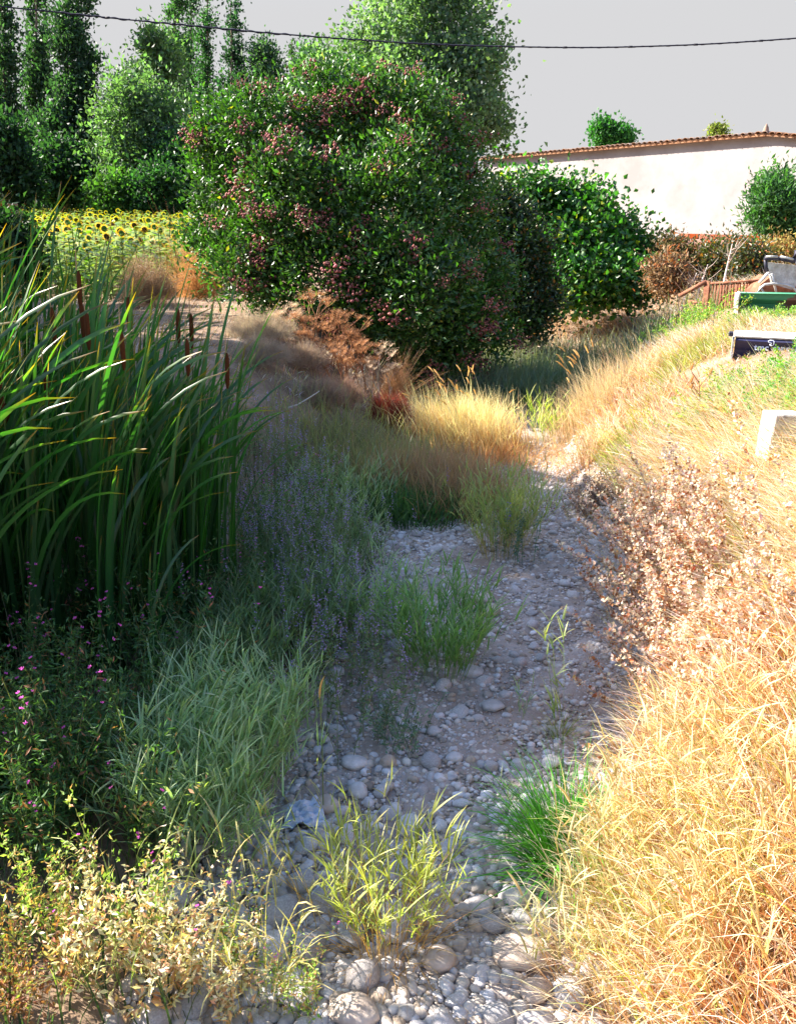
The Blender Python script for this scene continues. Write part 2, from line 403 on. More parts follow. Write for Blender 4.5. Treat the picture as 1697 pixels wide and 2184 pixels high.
link(bm_box(wl_ + 1.2, 0.2, hz - 0.04, 'mortar', M['mortar']), 'mortar', lw, (wl_ / 2, 0, hz / 2 - .02))
brk = bm_box(0.42, 0.24, 0.17, 'brick', M['brick'], 0.012)
rows = int(hz / 0.185); rb = random.Random(2)
for r in range(max(0, rows - 5), rows + 1):
    for k in range(int((wl_ + 1.2) / 0.45)):
        link(brk, 'brick', lw, (-.35 + k * 0.45 + (r % 2) * .22, rb.uniform(-.01, .01), r * 0.185 + 0.02), (0, 0, rb.uniform(-.02, .02)))

# broken brick pillar at the far left
bp_ = empty('brick_pillar', (0, 0, 0)); tag(bp_, 'broken dark red brick pillar at the left end of the sunflower field', 'pillar')
pc = at(2, 446, 21); gz = G(pc.x, pc.y); bp_.location = (pc.x - 0.1, pc.y, gz)
Hp = at(2, 432, 21).z - gz
link(bm_box(0.62, 0.5, Hp - 0.09, 'core', M['mortar']), 'core', bp_, (0, 0.05, Hp / 2 - 0.05))
brk2 = bm_box(0.24, 0.12, 0.075, 'brick', M['brick'], 0.006)
for r in range(int(Hp / 0.085)):
    for k in range(3):
        if r > Hp / 0.085 - 3 and rb.random() < 0.35: continue
        link(brk2, 'brick', bp_, (-.26 + k * 0.25 + (r % 2) * .06, -0.24 + rb.uniform(-.015, .015), r * 0.085 + 0.04), (0, 0, rb.uniform(-.05, .05)))
    for k in range(2):
        link(brk2, 'brick', bp_, (0.345 + rb.uniform(-.015, .015), -.1 + k * .25, r * 0.085 + 0.04), (0, 0, math.pi / 2 + rb.uniform(-.05, .05)))

# ------------------------------------------------------------ crowns
def crown(seed, lobes, n, L, W, col, nclump, sig, shell=0.45, up=0.35, colvar=0.25, yellow=None, yfrac=0.0, hang=0.0):
    rng = np.random.default_rng(seed)
    lob = [(np.array(c, float), np.array(r if hasattr(r, '__len__') else (r, r, r), float)) for c, r in lobes]
    wts = np.array([(r[0] * r[1] + r[0] * r[2] + r[1] * r[2]) for _, r in lob]); wts /= wts.sum()
    cen = []; out = []
    while len(cen) < nclump:
        i = rng.choice(len(lob), p=wts); c, r = lob[i]
        d = nrmz(rng.normal(size=3)); 
        if d[2] < -0.75: continue
        rr = 1 - shell * rng.random() ** 2
        p = c + d * r * rr
        if any(j != i and (((p - cj) / rj) ** 2).sum() < 0.5 and rng.random() < 0.8 for j, (cj, rj) in enumerate(lob)): continue
        cen.append(p); out.append(nrmz(d / r * r.mean()))
    cen = np.array(cen); out = np.array(out)
    k = rng.integers(0, nclump, n)
    P = cen[k] + rng.normal(size=(n, 3)) * sig * (0.6 + 0.8 * rng.random((nclump, 1))[k])
    D = nrmz(out[k] * 0.5 + rng.normal(size=(n, 3)) * 0.6 + np.array([0, 0, up - hang]))
    col = np.array(col, float)
    cl = (1 + rng.normal(size=(nclump, 1)) * colvar * 0.7)
    cc = np.clip(col * cl[k] * (1 + rng.normal(size=(n, 1)) * colvar) * (1 + rng.normal(size=(n, 3)) * 0.06), 0.004, 0.9)
    if yellow is not None:
        m = rng.random(n) < yfrac; cc[m] = np.array(yellow) * (1 + rng.normal(size=(m.sum(), 1)) * 0.2)
    s = 1 + rng.normal(size=n) * 0.2
    return leaves(rng, P, D, L * s, W * s, cc, 0.3), cen, out
def bumpy(lobes, seed, k=5, f=0.5):
    rr = np.random.default_rng(seed); out = []
    for c, r in lobes:
        c = np.array(c, float); r = np.array(r if hasattr(r, '__len__') else (r, r, r), float); out.append((tuple(c), tuple(r * .80)))
        for _ in range(k):
            d = nrmz(rr.normal(size=3) + np.array([0, -.2, .25])); q = rr.uniform(.22, f * .86); out.append((tuple(c + d * r * rr.uniform(.52, .80)), tuple(r * q)))
    return out
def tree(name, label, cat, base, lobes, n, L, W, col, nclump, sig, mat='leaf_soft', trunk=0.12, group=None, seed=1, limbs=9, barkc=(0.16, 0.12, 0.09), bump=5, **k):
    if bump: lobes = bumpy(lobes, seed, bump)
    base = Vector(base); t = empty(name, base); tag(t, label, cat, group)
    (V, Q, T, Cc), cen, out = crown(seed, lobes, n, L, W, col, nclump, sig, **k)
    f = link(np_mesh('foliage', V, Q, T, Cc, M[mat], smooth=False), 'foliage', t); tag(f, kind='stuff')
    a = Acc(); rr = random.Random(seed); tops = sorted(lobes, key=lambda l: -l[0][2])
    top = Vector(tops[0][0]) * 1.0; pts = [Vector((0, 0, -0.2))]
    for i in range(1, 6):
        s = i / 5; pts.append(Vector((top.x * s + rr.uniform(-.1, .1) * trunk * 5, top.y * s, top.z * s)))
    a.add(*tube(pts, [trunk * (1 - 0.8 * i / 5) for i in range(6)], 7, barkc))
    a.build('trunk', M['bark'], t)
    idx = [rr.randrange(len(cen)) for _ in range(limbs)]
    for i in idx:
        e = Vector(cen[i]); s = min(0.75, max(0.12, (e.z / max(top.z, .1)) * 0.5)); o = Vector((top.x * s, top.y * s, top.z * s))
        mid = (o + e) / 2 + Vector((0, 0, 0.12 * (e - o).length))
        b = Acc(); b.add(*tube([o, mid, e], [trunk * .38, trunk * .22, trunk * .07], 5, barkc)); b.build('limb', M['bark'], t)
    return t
def local(base, pts): return [((p[0][0] - base[0], p[0][1] - base[1], p[0][2] - base[2]), p[1]) for p in pts]
def lobe(u, v, Y, rpx, rz=None, dy=0.0):
    p = at(u, v, Y + dy); s = Y / (FPX * ray(u, v).y)
    r = rpx * s; return ((p.x, p.y, p.z), (r, r, (rz * s) if rz else r))

# big elderberry bush
EB = (-0.6, 16.0, 0.6)
el = [lobe(560, 300, 16, 110, dy=-.3), lobe(700, 270, 16, 120, dy=.5), lobe(850, 290, 16.5, 135, dy=0), lobe(480, 420, 16, 75, dy=-.3), lobe(640, 450, 15.5, 150, dy=-.3),
      lobe(820, 480, 15.5, 170, dy=-.6), lobe(960, 450, 15.8, 110, dy=0), lobe(520, 570, 15.5, 105, dy=-.6), lobe(700, 600, 15, 130, dy=-.6), lobe(880, 640, 14.8, 170, dy=-.5),
      lobe(1010, 600, 15.2, 90, dy=0), lobe(1020, 700, 15, 90), lobe(900, 760, 14.5, 100, dy=0), lobe(455, 265, 16, 48), lobe(460, 340, 16, 60, dy=.2), lobe(760, 215, 16.5, 60), lobe(950, 330, 16.5, 75), lobe(440, 500, 15.8, 45)]
LG = (0.042, 0.102, 0.020)
eb = tree('elderberry_bush', 'huge rounded elderberry bush with dark red berry clusters above the stream bed', 'bush', EB, local(EB, el), 92000, 0.095, 0.042, LG, 1900, 0.16,
          mat='leaf', trunk=0.16, seed=11, limbs=14, shell=0.4, yellow=(0.30, 0.26, 0.03), yfrac=0.012, colvar=0.28)
# berry clusters
def berry_mesh(seed):
    rng = np.random.default_rng(seed); a = Acc(); n = 46
    for k in range(5):
        e = rng.normal(size=3) * 0.04; a.add(*ribbons([(0, 0, 0)], rng.uniform(0, 6.28), 1.2, 0.8, 0.13, 0.006, (0.25, 0.04, 0.06), (0.25, 0.04, 0.06), 2))
    bx = np.array([(1, 0, 0), (-1, 0, 0), (0, 1, 0), (0, -1, 0), (0, 0, 1), (0, 0, -1)], float)
    F = [(4, 0, 2), (4, 2, 1), (4, 1, 3), (4, 3, 0), (5, 2, 0), (5, 1, 2), (5, 3, 1), (5, 0, 3)]
    for i in range(n):
        p = rng.normal(size=3) * np.array([0.06, 0.06, 0.035]) + np.array([0, 0, -0.03])
        a.add(bx * rng.uniform(.009, .014) + p, None, F, jit(rng, (0.30, 0.11, 0.10), 1, .35)[0])
    return a.mesh('berry_cluster', M['plain'])
bms = [berry_mesh(s) for s in range(4)]
rng = np.random.default_rng(3); cnt = 0
_, cenE, outE = crown(11, bumpy(local(EB, el), 11, 5), 10, .1, .05, LG, 1900, .16, shell=.4)
order = rng.permutation(len(cenE))
for i in order:
    p, o = cenE[i], outE[i]
    if o[1] > 0.35 or cnt >= 150: continue
    q = p + o * 0.24
    s = rng.uniform(1.3, 2.5); cnt += 1
    link(bms[cnt % 4], 'berry_cluster', eb, tuple(q), (rng.uniform(-.3, .3), rng.uniform(-.3, .3), rng.uniform(0, 6)), (s, s, s))

# darker bush to its right and leafy climber mound
DB = (2.6, 17.2, 0.8)
dl_ = [lobe(1075, 480, 17.5, 55), lobe(1110, 560, 17.2, 65), lobe(1090, 640, 17, 65), lobe(1140, 640, 17, 45), lobe(1055, 430, 17.5, 32), lobe(1120, 690, 16.7, 45)]
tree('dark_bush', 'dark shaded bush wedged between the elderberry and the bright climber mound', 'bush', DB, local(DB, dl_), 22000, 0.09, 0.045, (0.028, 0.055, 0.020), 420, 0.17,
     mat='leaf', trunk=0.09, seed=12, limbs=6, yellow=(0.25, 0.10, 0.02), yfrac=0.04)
VB = (5.2, 22.5, 1.2)
vl = [lobe(1180, 615, 20.5, 36), lobe(1240, 618, 20.5, 36), lobe(1300, 612, 20.5, 34), lobe(1355, 608, 20.5, 26), lobe(1100, 445, 22, 45), lobe(1150, 430, 22.4, 38), lobe(1395, 608, 21, 22), lobe(1330, 600, 21, 32), lobe(1260, 590, 21, 45), lobe(1130, 450, 22.5, 55), lobe(1210, 462, 22.5, 44), lobe(1275, 505, 22, 46), lobe(1335, 550, 21.8, 42), lobe(1240, 540, 22, 80), lobe(1180, 570, 21.5, 60), lobe(1380, 585, 21.8, 24), lobe(1300, 570, 21.5, 45), lobe(1330, 495, 22, 20), lobe(1275, 450, 22, 18), lobe(1235, 432, 22.5, 24)]
tree('climber_mound', 'bright green mound of broad-leaved climber in front of the pale wall', 'bush', VB, local(VB, vl), 38000, 0.135, 0.09, (0.040, 0.130, 0.020), 420, 0.24,
     mat='leaf', trunk=0.08, seed=13, limbs=6, bump=9, shell=.6, up=0.15, colvar=.35, yellow=(0.22, 0.25, 0.02), yfrac=0.05)

# large aspen-like tree behind the elderberry
TB = (2.2, 33, 1.3)
tl_ = [lobe(860, 60, 33, 110), lobe(960, 70, 33, 110), lobe(780, 110, 33, 60), lobe(860, 190, 32, 120), lobe(960, 200, 32.5, 125), lobe(1010, 260, 33, 80), lobe(700, 190, 33, 60), lobe(910, 0, 33.5, 70), lobe(1045, 290, 33, 48), lobe(760, 260, 33, 90), lobe(900, 300, 32, 100), lobe(1020, 150, 33, 60), lobe(650, 250, 33.5, 60)]
tree('aspen_tree', 'large loose aspen with pale sunlit crown rising behind the elderberry', 'tree', TB, local(TB, tl_), 34000, 0.15, 0.11, (0.12, 0.18, 0.115), 1100, 0.30,
     trunk=0.22, seed=14, limbs=16, shell=.5, barkc=(.3, .3, .26), colvar=.25)

# poplars
def poplar(u, vtop, Y, wpx, seed, label, n=5500, col=(0.032, 0.070, 0.042), vbase=455, lean=0, sp=None):  # default leaf colour lightened and blued to stand in for haze
    b = at(u, vbase, Y); b.z = 1.0; top = at(u + lean, vtop, Y); lobs = []
    s = Y / FPX; w = wpx * s; hh = (top.z - b.z) * 1.04; rr = random.Random(seed)
    m = 9
    for i in range(m):
        f = (i + 0.6) / m; wz = w / 2 * (0.75 + 0.45 * math.sin(min(1, f * 1.15) * math.pi)) * (1 - 0.55 * max(0, f - .7) / .3)
        lobs.append(((b.x + (top.x - b.x) * f + rr.uniform(-.35, .35) * w * .6, b.y + rr.uniform(-.2, .2) * w, b.z + hh * f), (wz, wz, hh / m * 0.95)))
    tree('poplar_tree', label, 'tree', b, local(b, lobs), int(n * 1.5), 0.27, 0.16, col, int(n / 20), 0.32, trunk=0.2, seed=seed, limbs=3, up=0.7, colvar=0.3, group='poplars beyond the sunflower field')
PG = (0.028, 0.075, 0.034)
poplar(15, 10, 62, 40, 21, 'leftmost poplar, at the left edge of the picture', 5500)
poplar(76, -80, 66, 42, 22, 'narrow poplar second from the left, its tip above the frame', 6500)
poplar(168, -80, 60, 66, 23, 'broad dark poplar third from the left, with a ragged right side', 9500)
poplar(112, 210, 58, 60, 37, 'shorter dark poplar between the second and third tall ones', 5000)
poplar(375, -80, 78, 50, 24, 'tall poplar rising behind the left sunlit broad tree', 6500, (0.035, 0.085, 0.04))
poplar(440, -50, 84, 28, 25, 'slim poplar just right of the tall one behind the broad tree', 4500, (0.032, 0.08, 0.042))
poplar(492, 35, 80, 46, 26, 'dark poplar with a blunt top left of the round crown', 6000, (0.022, 0.058, 0.038))
poplar(408, 20, 88, 20, 39, 'thin ragged poplar squeezed between two taller ones', 3000)
poplar(622, 115, 95, 24, 27, 'small far poplar right of the round crown', 2500)
poplar(655, 125, 95, 28, 28, 'farthest right small poplar beside the aspen', 2500)
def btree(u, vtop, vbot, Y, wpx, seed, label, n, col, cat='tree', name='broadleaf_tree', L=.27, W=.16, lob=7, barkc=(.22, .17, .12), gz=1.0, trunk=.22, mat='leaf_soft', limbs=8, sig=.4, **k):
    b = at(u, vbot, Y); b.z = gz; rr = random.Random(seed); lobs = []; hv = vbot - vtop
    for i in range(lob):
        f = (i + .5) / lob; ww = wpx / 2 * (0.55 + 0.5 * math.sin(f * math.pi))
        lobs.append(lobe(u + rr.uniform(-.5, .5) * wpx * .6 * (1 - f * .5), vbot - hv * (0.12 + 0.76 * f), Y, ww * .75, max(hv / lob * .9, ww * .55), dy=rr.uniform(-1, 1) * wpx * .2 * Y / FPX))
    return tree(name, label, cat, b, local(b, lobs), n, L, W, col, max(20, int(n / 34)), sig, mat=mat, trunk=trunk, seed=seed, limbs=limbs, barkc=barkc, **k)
btree(300, 150, 430, 52, 165, 31, 'broad sunlit tree with a forked trunk between the poplar rows', 15000, (0.085, 0.14, 0.08), L=.24, W=.13, lob=13, sig=.55, limbs=14)  # leaf colour lightened to carry the distance haze
btree(335, 50, 300, 60, 100, 32, 'tall yellow-green crown just left of the tall middle poplar', 9000, (0.09, 0.15, 0.075), lob=7)
btree(565, 75, 300, 75, 80, 33, 'round-topped dark green tree right of the blunt poplar', 7000, (0.05, 0.10, 0.06))
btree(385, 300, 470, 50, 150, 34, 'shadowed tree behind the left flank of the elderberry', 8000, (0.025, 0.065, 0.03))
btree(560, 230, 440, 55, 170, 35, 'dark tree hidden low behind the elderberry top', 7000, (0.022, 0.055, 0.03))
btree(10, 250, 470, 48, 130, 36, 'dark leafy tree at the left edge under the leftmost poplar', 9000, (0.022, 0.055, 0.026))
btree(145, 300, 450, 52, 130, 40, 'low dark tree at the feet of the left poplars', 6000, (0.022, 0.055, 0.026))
btree(245, 382, 455, 46, 90, 41, 'low yellow-green shrub at the far edge of the sunflowers', 5000, (0.055, 0.12, 0.03), 'shrub', 'shrub', L=.2, W=.12, lob=4, trunk=.06, limbs=3, sig=.3)
btree(330, 370, 458, 46, 120, 42, 'round dark shrub right of the yellow-green one behind the sunflowers', 6000, (0.022, 0.06, 0.026), 'shrub', 'shrub', L=.2, W=.12, lob=4, trunk=.06, limbs=3, sig=.3)
btree(680, 90, 260, 60, 110, 43, 'feathery pale tree left of the aspen', 5000, (0.06, 0.13, 0.05), lob=5)
# trees on the right
btree(1302, 266, 322, 118, 84, 44, 'small dark green tree standing on the hilltop behind the roof', 4500, (0.03, 0.11, 0.03), lob=4, L=.4, W=.3, gz=9.2, trunk=.3, sig=.5, limbs=5)
btree(1535, 278, 292, 125, 42, 45, 'small yellowish bush on the hilltop right of the dark tree', 900, (0.16, 0.17, 0.05), 'bush', 'bush', lob=2, gz=11.5, L=.4, W=.25, trunk=.1, sig=.4, limbs=2)
btree(1665, 368, 545, 25, 120, 46, 'small rounded willow-like tree at the right edge in front of the pale wall', 14000, (0.05, 0.12, 0.045), lob=6, L=.14, W=.05, gz=1.4, trunk=.07, sig=.2, barkc=(.4, .18, .1))
for i, (u, vt, vb, Y, w, c, lab) in enumerate([
    (1440, 515, 600, 21, 90, (0.09, 0.085, 0.03), 'sparse brown-green scrub just right of the climber mound'),
    (1540, 520, 600, 20.5, 110, (0.07, 0.075, 0.03), 'dry olive scrub behind the white bare saplings'),
    (1590, 535, 590, 19.5, 50, (0.05, 0.06, 0.03), 'low dark scrub left of the willow-like tree'),
    (1640, 520, 590, 22, 90, (0.26, 0.20, 0.06), 'yellow dry scrub under the willow-like tree'),
    (1420, 560, 620, 19, 60, (0.2, 0.13, 0.07), 'straw-coloured scrub in front of the climber mound')]):
    btree(u, vt, vb, Y, w, 50 + i, lab, 5000, c, 'scrub', 'scrub_bush', L=.09, W=.035, lob=4, gz=1.4, trunk=.03, sig=.16, limbs=6, mat='dry' if c[0] > .08 else 'leaf', yellow=(0.3, .1, .03), yfrac=.12)
# unseen trees added left of the frame to shade the bed and left bank
SA = (-11.6, 11.9, 1.3)
tree('broadleaf_tree', 'unseen leafy tree left of the picture, shaped to shade the stream bed', 'tree', SA, local(SA, [((-11.6 + dx, y, z), r) for dx, y, z, r in
     [(0, 10.4, 8.6, 1.9), (0, 12.3, 9.0, 2.1), (.3, 13.8, 8.6, 1.9), (0, 10.8, 7, 2), (0, 13, 7, 2), (0, 11, 4.6, 2), (0, 13, 4.6, 2.1), (.5, 12, 2.8, 1.5), (-.5, 14.2, 6.2, 1.2)]]), 17000, .28, .18, (0.025, 0.06, 0.028), 420, .3, seed=60, bump=3)
SB = (-13.0, 17.0, 1.3)
tree('broadleaf_tree', 'second unseen leafy tree left of the picture, shaped to shade the left bank', 'tree', SB, local(SB, [((-13 + dx, y, z), r) for dx, y, z, r in
     [(0, 15.8, 6.4, 2.3), (0, 17.6, 6.6, 2.2), (0, 16.2, 4, 2.3), (0, 18.2, 4, 2.4), (.6, 17, 2.6, 1.8)]]), 12000, .28, .18, (0.025, 0.06, 0.028), 300, .3, seed=61, bump=3)
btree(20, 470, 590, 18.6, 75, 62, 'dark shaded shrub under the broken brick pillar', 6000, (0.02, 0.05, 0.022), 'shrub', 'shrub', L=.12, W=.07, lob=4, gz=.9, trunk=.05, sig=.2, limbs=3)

# bare white saplings
for i, (u, v, Y, hh, ln, lab) in enumerate([(1448, 600, 18.5, 1.0, .35, 'left bare white sapling leaning right'), (1482, 595, 18.5, .95, .25, 'middle bare sapling with brown twigs'),
                                   (1540, 597, 18.0, 1.05, .12, 'right bare white sapling beside the slatted frame')]):
    p = at(u, v, Y); z = G(p.x, p.y); t = empty('sapling', (p.x, p.y, z)); tag(t, lab, 'sapling')
    rr = random.Random(i + 90); a = Acc()
    a.add(*tube([(0, 0, -.1), (ln * .4 * hh, 0, hh * .5), (ln * hh, 0.05, hh)], [.03, .02, .008], 5, (.62, .55, .5))); a.build('stem', M['bark'], t)
    for k in range(12):
        f = rr.uniform(.3, .95); o = Vector((ln * hh * f, 0, hh * f)); e = o + Vector((rr.uniform(-.35, .35), rr.uniform(-.2, .2), rr.uniform(.1, .35)))
        a = Acc(); a.add(*tube([o, (o + e) / 2 + Vector((0, 0, -.03)), e], [.009, .006, .003], 4, (.5, .4, .33))); a.build('twig', M['bark'], t)

# ------------------------------------------------------------ sunflowers
M['disc'] = veg('sunflower_disc', .9, 0, .1)
def sunflower_parts(seed):
    rng = np.random.default_rng(seed); hgt = 1.5 + .12 * (seed % 3 - 1)
    st = Acc(); st.add(*tube([(0, 0, 0), (0.02, 0, hgt * .6), (0.03, 0, hgt)], [.018, .014, .011], 4, (0.14, 0.22, 0.06)))
    lf = Acc(); n = 17
    z = np.linspace(.35, hgt - .02, n); azs = np.arange(n) * 2.4 + rng.random(); P = np.stack([0 * z, 0 * z, z], 1)
    lf.add(*ribbons(P, azs, .9 + rng.random(n) * .3, 1.0, .29 + rng.random(n) * .10, .2, jit(rng, (0.09, 0.17, 0.025), n, .2), jit(rng, (0.30, 0.34, 0.03), n, .2), 2, taper=.6, base=.5, fold=.2))
    hd = Acc(); k = 10; a = np.arange(k) * 2 * math.pi / k
    th = R(rng.uniform(75, 125)); azh = R(rng.uniform(-80, 80)) + (0.6 if seed % 3 == 0 else 2.4 if seed % 3 == 1 else (1.6 if seed < 4 else -1.0))
    rot = Matrix.Rotation(azh, 3, 'Z') @ Matrix.Rotation(th, 3, 'Y'); c = Vector((0.03, 0, hgt)) + rot @ Vector((0, 0, .06))
    V = [(math.cos(t) * .062, math.sin(t) * .062, .0) for t in a] + [(0, 0, .018)]
    T = [(i, (i + 1) % k, k) for i in range(k)]
    Vb = [(math.cos(t) * .062, math.sin(t) * .062, -.003) for t in a] + [(0, 0, -.045)]
    V = np.array([tuple(rot @ Vector(v) + c) for v in V]); Vb = np.array([tuple(rot @ Vector(v) + c) for v in Vb])
    hd.add(V, None, T, (0.05, 0.03, 0.012)); hd.add(Vb, None, [(b, a_, c_) for a_, b, c_ in T], (0.06, 0.14, 0.03))
    pt = Acc(); m = 16; aa = np.arange(m) * 2 * math.pi / m
    P = np.array([tuple(rot @ Vector((math.cos(t) * .055, math.sin(t) * .055, 0)) + c) for t in aa])
    D = np.array([tuple(rot @ Vector((math.cos(t), math.sin(t), .15))) for t in aa]); S = np.array([tuple(rot @ Vector((-math.sin(t), math.cos(t), 0))) for t in aa])
    pt.add(*leaves(rng, P, D, .045, .026, jit(rng, (0.62, 0.36, 0.02), m, .12), .1, S=S))
    return st, lf, hd, pt
protos = [sunflower_parts(s) for s in range(6)]
pm = [(a.mesh('stem', M['plain']), b.mesh('leaves', M['leaf']), c.mesh('flower_head', M['disc'], False), d.mesh('petals', M['petal'], False)) for a, b, c, d in protos]
joined = []
for a, b, c, d in protos:
    J = Acc()
    for q in (a, b, c, d):
        J.add(np.concatenate(q.V), np.concatenate(q.Q) if q.Q else None, np.concatenate(q.T) if q.T else None, np.concatenate(q.C))
    joined.append(J)
jm = [j.mesh('sunflower', M['leaf'], False) for j in joined]
rng = np.random.default_rng(44); pos = []
for Y in np.arange(19.3, 62, 0.75):
    xa = at(-40, 480, Y).x; xb = at(500, 480, Y).x
    for X in np.arange(xa, xb, 0.36 if Y < 40 else .5):
        pos.append((X + rng.normal() * .06, Y + rng.normal() * .07))
pos.sort(key=lambda p: p[1])
far = Acc(); fc = 0
for i, (X, Y) in enumerate(pos):
    if X > -4.2 and Y < 22: continue
    z = G(X, Y); s = rng.uniform(.88, 1.08); rz = rng.uniform(-.7, .7); kk = int(rng.integers(0, 6))
    if fc < 298:
        fc += 1
        if fc <= 110:
            t = empty('sunflower', (X, Y, z), rz); t.scale = (s, s, s)
            link(pm[kk][0], 'stem', t); tag(link(pm[kk][1], 'leaf', t), kind='stuff'); link(pm[kk][2], 'flower_head', t); link(pm[kk][3], 'petal_ring', t)
        else: t = link(jm[kk], 'sunflower', None, (X, Y, z), (0, 0, rz), (s, s, s))
        tag(t, 'sunflower in the nearer rows of the bright field at left', 'sunflower', 'sunflowers in the field')
    else:
        J = joined[kk]; V = np.concatenate(J.V); c, s_ = math.cos(rz), math.sin(rz)
        V = V @ np.array([[c, s_, 0], [-s_, c, 0], [0, 0, 1]]) * s + np.array([X, Y, z])
        far.add(V, np.concatenate(J.Q), np.concatenate(J.T), np.concatenate(J.C))
fo = far.build('sunflower_field', M['leaf'], smooth=False); tag(fo, 'far rows of flowering sunflowers before the poplars', 'sunflowers', kind='stuff')

# ------------------------------------------------------------ overhead cable
cb = empty('overhead_cable', (0, 10, 5.5)); tag(cb, 'dark twisted overhead cable sagging across the sky', 'cable')
kp = [(-220, -12), (0, 14), (140, 28), (270, 42), (400, 54), (530, 67), (640, 76), (760, 85), (900, 94), (1050, 99), (1160, 101), (1260, 102), (1390, 99), (1520, 94), (1697, 82), (1900, 64)]
us = np.linspace(-220, 1900, 260); vsn = np.interp(us, [k[0] for k in kp], [k[1] for k in kp])
vsn = np.convolve(np.pad(vsn, 8, mode='edge'), np.ones(17) / 17, 'valid')
pts = [at(u, v, 10) - Vector((0, 10, 5.5)) for u, v in zip(us, vsn)]
a = Acc(); a.add(*tube(pts, .0075, 5, (0.02, 0.02, 0.035))); a.build('cable_strand', M['plain'], cb)
def strand(u0, u1, r, w):
    ii = [i for i, u in enumerate(us) if u0 < u < u1]; pp = []
    for k, i in enumerate(ii):
        for j in range(4):
            if i + 1 >= len(pts): continue
            q = pts[i].lerp(pts[i + 1], j / 4); ph = (k * 4 + j) * .35
            pp.append(q + Vector((0, math.cos(ph) * w, math.sin(ph) * w)))
    b = Acc(); b.add(*tube(pp, r, 4, (0.02, 0.02, 0.04))); b.build('cable_strand', M['plain'], cb)
strand(120, 275, .008, .006); strand(300, 620, .008, .006); strand(640, 1060, .006, .005); strand(1060, 1900, .004, .005)
for i in range(4, 256, 17):
    b = Acc(); b.add(*tube([pts[i] - Vector((.02, 0, 0)), pts[i] + Vector((.02, 0, 0))], .011, 5, (0.02, 0.02, 0.03), True)); b.build('cable_tie', M['plain'], cb)

# ------------------------------------------------------------ stones of the bed
def ico(sub):
    bm = bmesh.new(); bmesh.ops.create_icosphere(bm, subdivisions=sub, radius=1)
    V = np.array([tuple(v.co) for v in bm.verts]); T = np.array([[v.index for v in f.verts] for f in bm.faces]); bm.free(); return V, T
I1, I2, I3 = ico(1), ico(2), ico(3)
def stone_shape(base, seed, rough=0.16, angular=0.5):
    rng = np.random.default_rng(seed); V, T = base; V = V.copy(); n = len(V)
    r = np.ones(n)
    for _ in range(4):
        k = rng.normal(size=3) * 1.4; r += rough * 0.45 * np.sin(V @ k + rng.uniform(0, 6))
    for _ in range(int(5 + 6 * angular)):                 # shallow flattened facets
        d = nrmz(rng.normal(size=3)); h = rng.uniform(.74, .98); pr = (V * r[:, None]) @ d
        m = pr > h; r[m] *= (h / pr[m]) ** 0.8
    if len(V) > 100: r += 0.012 * np.sin(V @ (rng.normal(size=3) * 7)) + .008 * np.sin(V @ (rng.normal(size=3) * 15))
    return V * r[:, None], T
big_var = [np_mesh('stone', *(lambda s: (s[0], None, s[1]))(stone_shape(I3, i, .2, .3 + .5 * (i % 3) / 2)), None, M['stone']) for i in range(14)]
rng = np.random.default_rng(77)
placed = []
def free(x, y, r, k=0.8):
    for (a, b, c) in placed:
        if (a - x) ** 2 + (b - y) ** 2 < ((c + r) * k) ** 2: return False
    return True
# the stones one would point at: things of their own
SP = [(760, 2172, 96, 60, (0, 0, 1), 'large tan flat-topped stone cut by the bottom edge', 'stone_tan'),
      (1108, 2040, 118, 66, 0, 'large flat pinkish-grey slab, biggest stone near the bottom right', 'stone_tan'),
      (1178, 2002, 62, 56, 0, 'rounded reddish-brown stone leaning above the flat slab', 'stone_tan'),
      (1098, 1920, 68, 60, 0, 'big pale rounded stone right of the green-topped tuft', 'stone'),
      (1024, 1940, 56, 58, 0, 'domed grey stone between the tuft and the big pale stone', 'stone'),
      (1044, 1306, 50, 36, 0, 'smooth oval tan stone, larger of the two in mid bed', 'stone_tan'),
      (1030, 1279, 44, 26, 0, 'smaller oval tan stone just behind the smooth oval one', 'stone_tan'),
      (1010, 1440, 48, 30, 0, 'pale stone on a darker block right of the middle grass clump', 'stone'),
      (755, 1634, 58, 34, 0, 'flat brownish stone by the left edge of the bed below the blue-green herb', 'stone'),
      (696, 1722, 56, 46, 0, 'squat stone just behind the crumpled plastic sheet', 'stone_tan'),
      (828, 1628, 38, 44, 0, 'upright brown stone at the foot of the blue-green herb', 'stone_tan'),
      (1140, 2130, 72, 60, 0, 'angular brown stone near the bottom right corner of the bed', 'stone_tan'),
      (936, 2062, 66, 56, 0, 'broad half-sunk tan stone beside the foot of the green-topped tuft', 'stone_tan'),
      (1050, 1512, 52, 24, 0, 'long low stone left of the small one in mid bed', 'stone'),
      (1075, 1488, 30, 18, 0, 'small stone touching the long low one', 'stone'),
      (858, 1382, 50, 28, 0, 'pale stone tucked beside the left bank grass', 'stone'),
      (1175, 1632, 40, 40, 0, 'grey stone under the drooping reed sprig', 'stone'),
      (765, 1700, 42, 44, 0, 'upright pale stone above the crumpled plastic sheet', 'stone'),
      (968, 1620, 40, 24, 0, 'flat white stone in the centre of the bed', 'stone'),
      (925, 1568, 34, 24, 0, 'egg-shaped grey stone right of the blue-green herb', 'stone')]
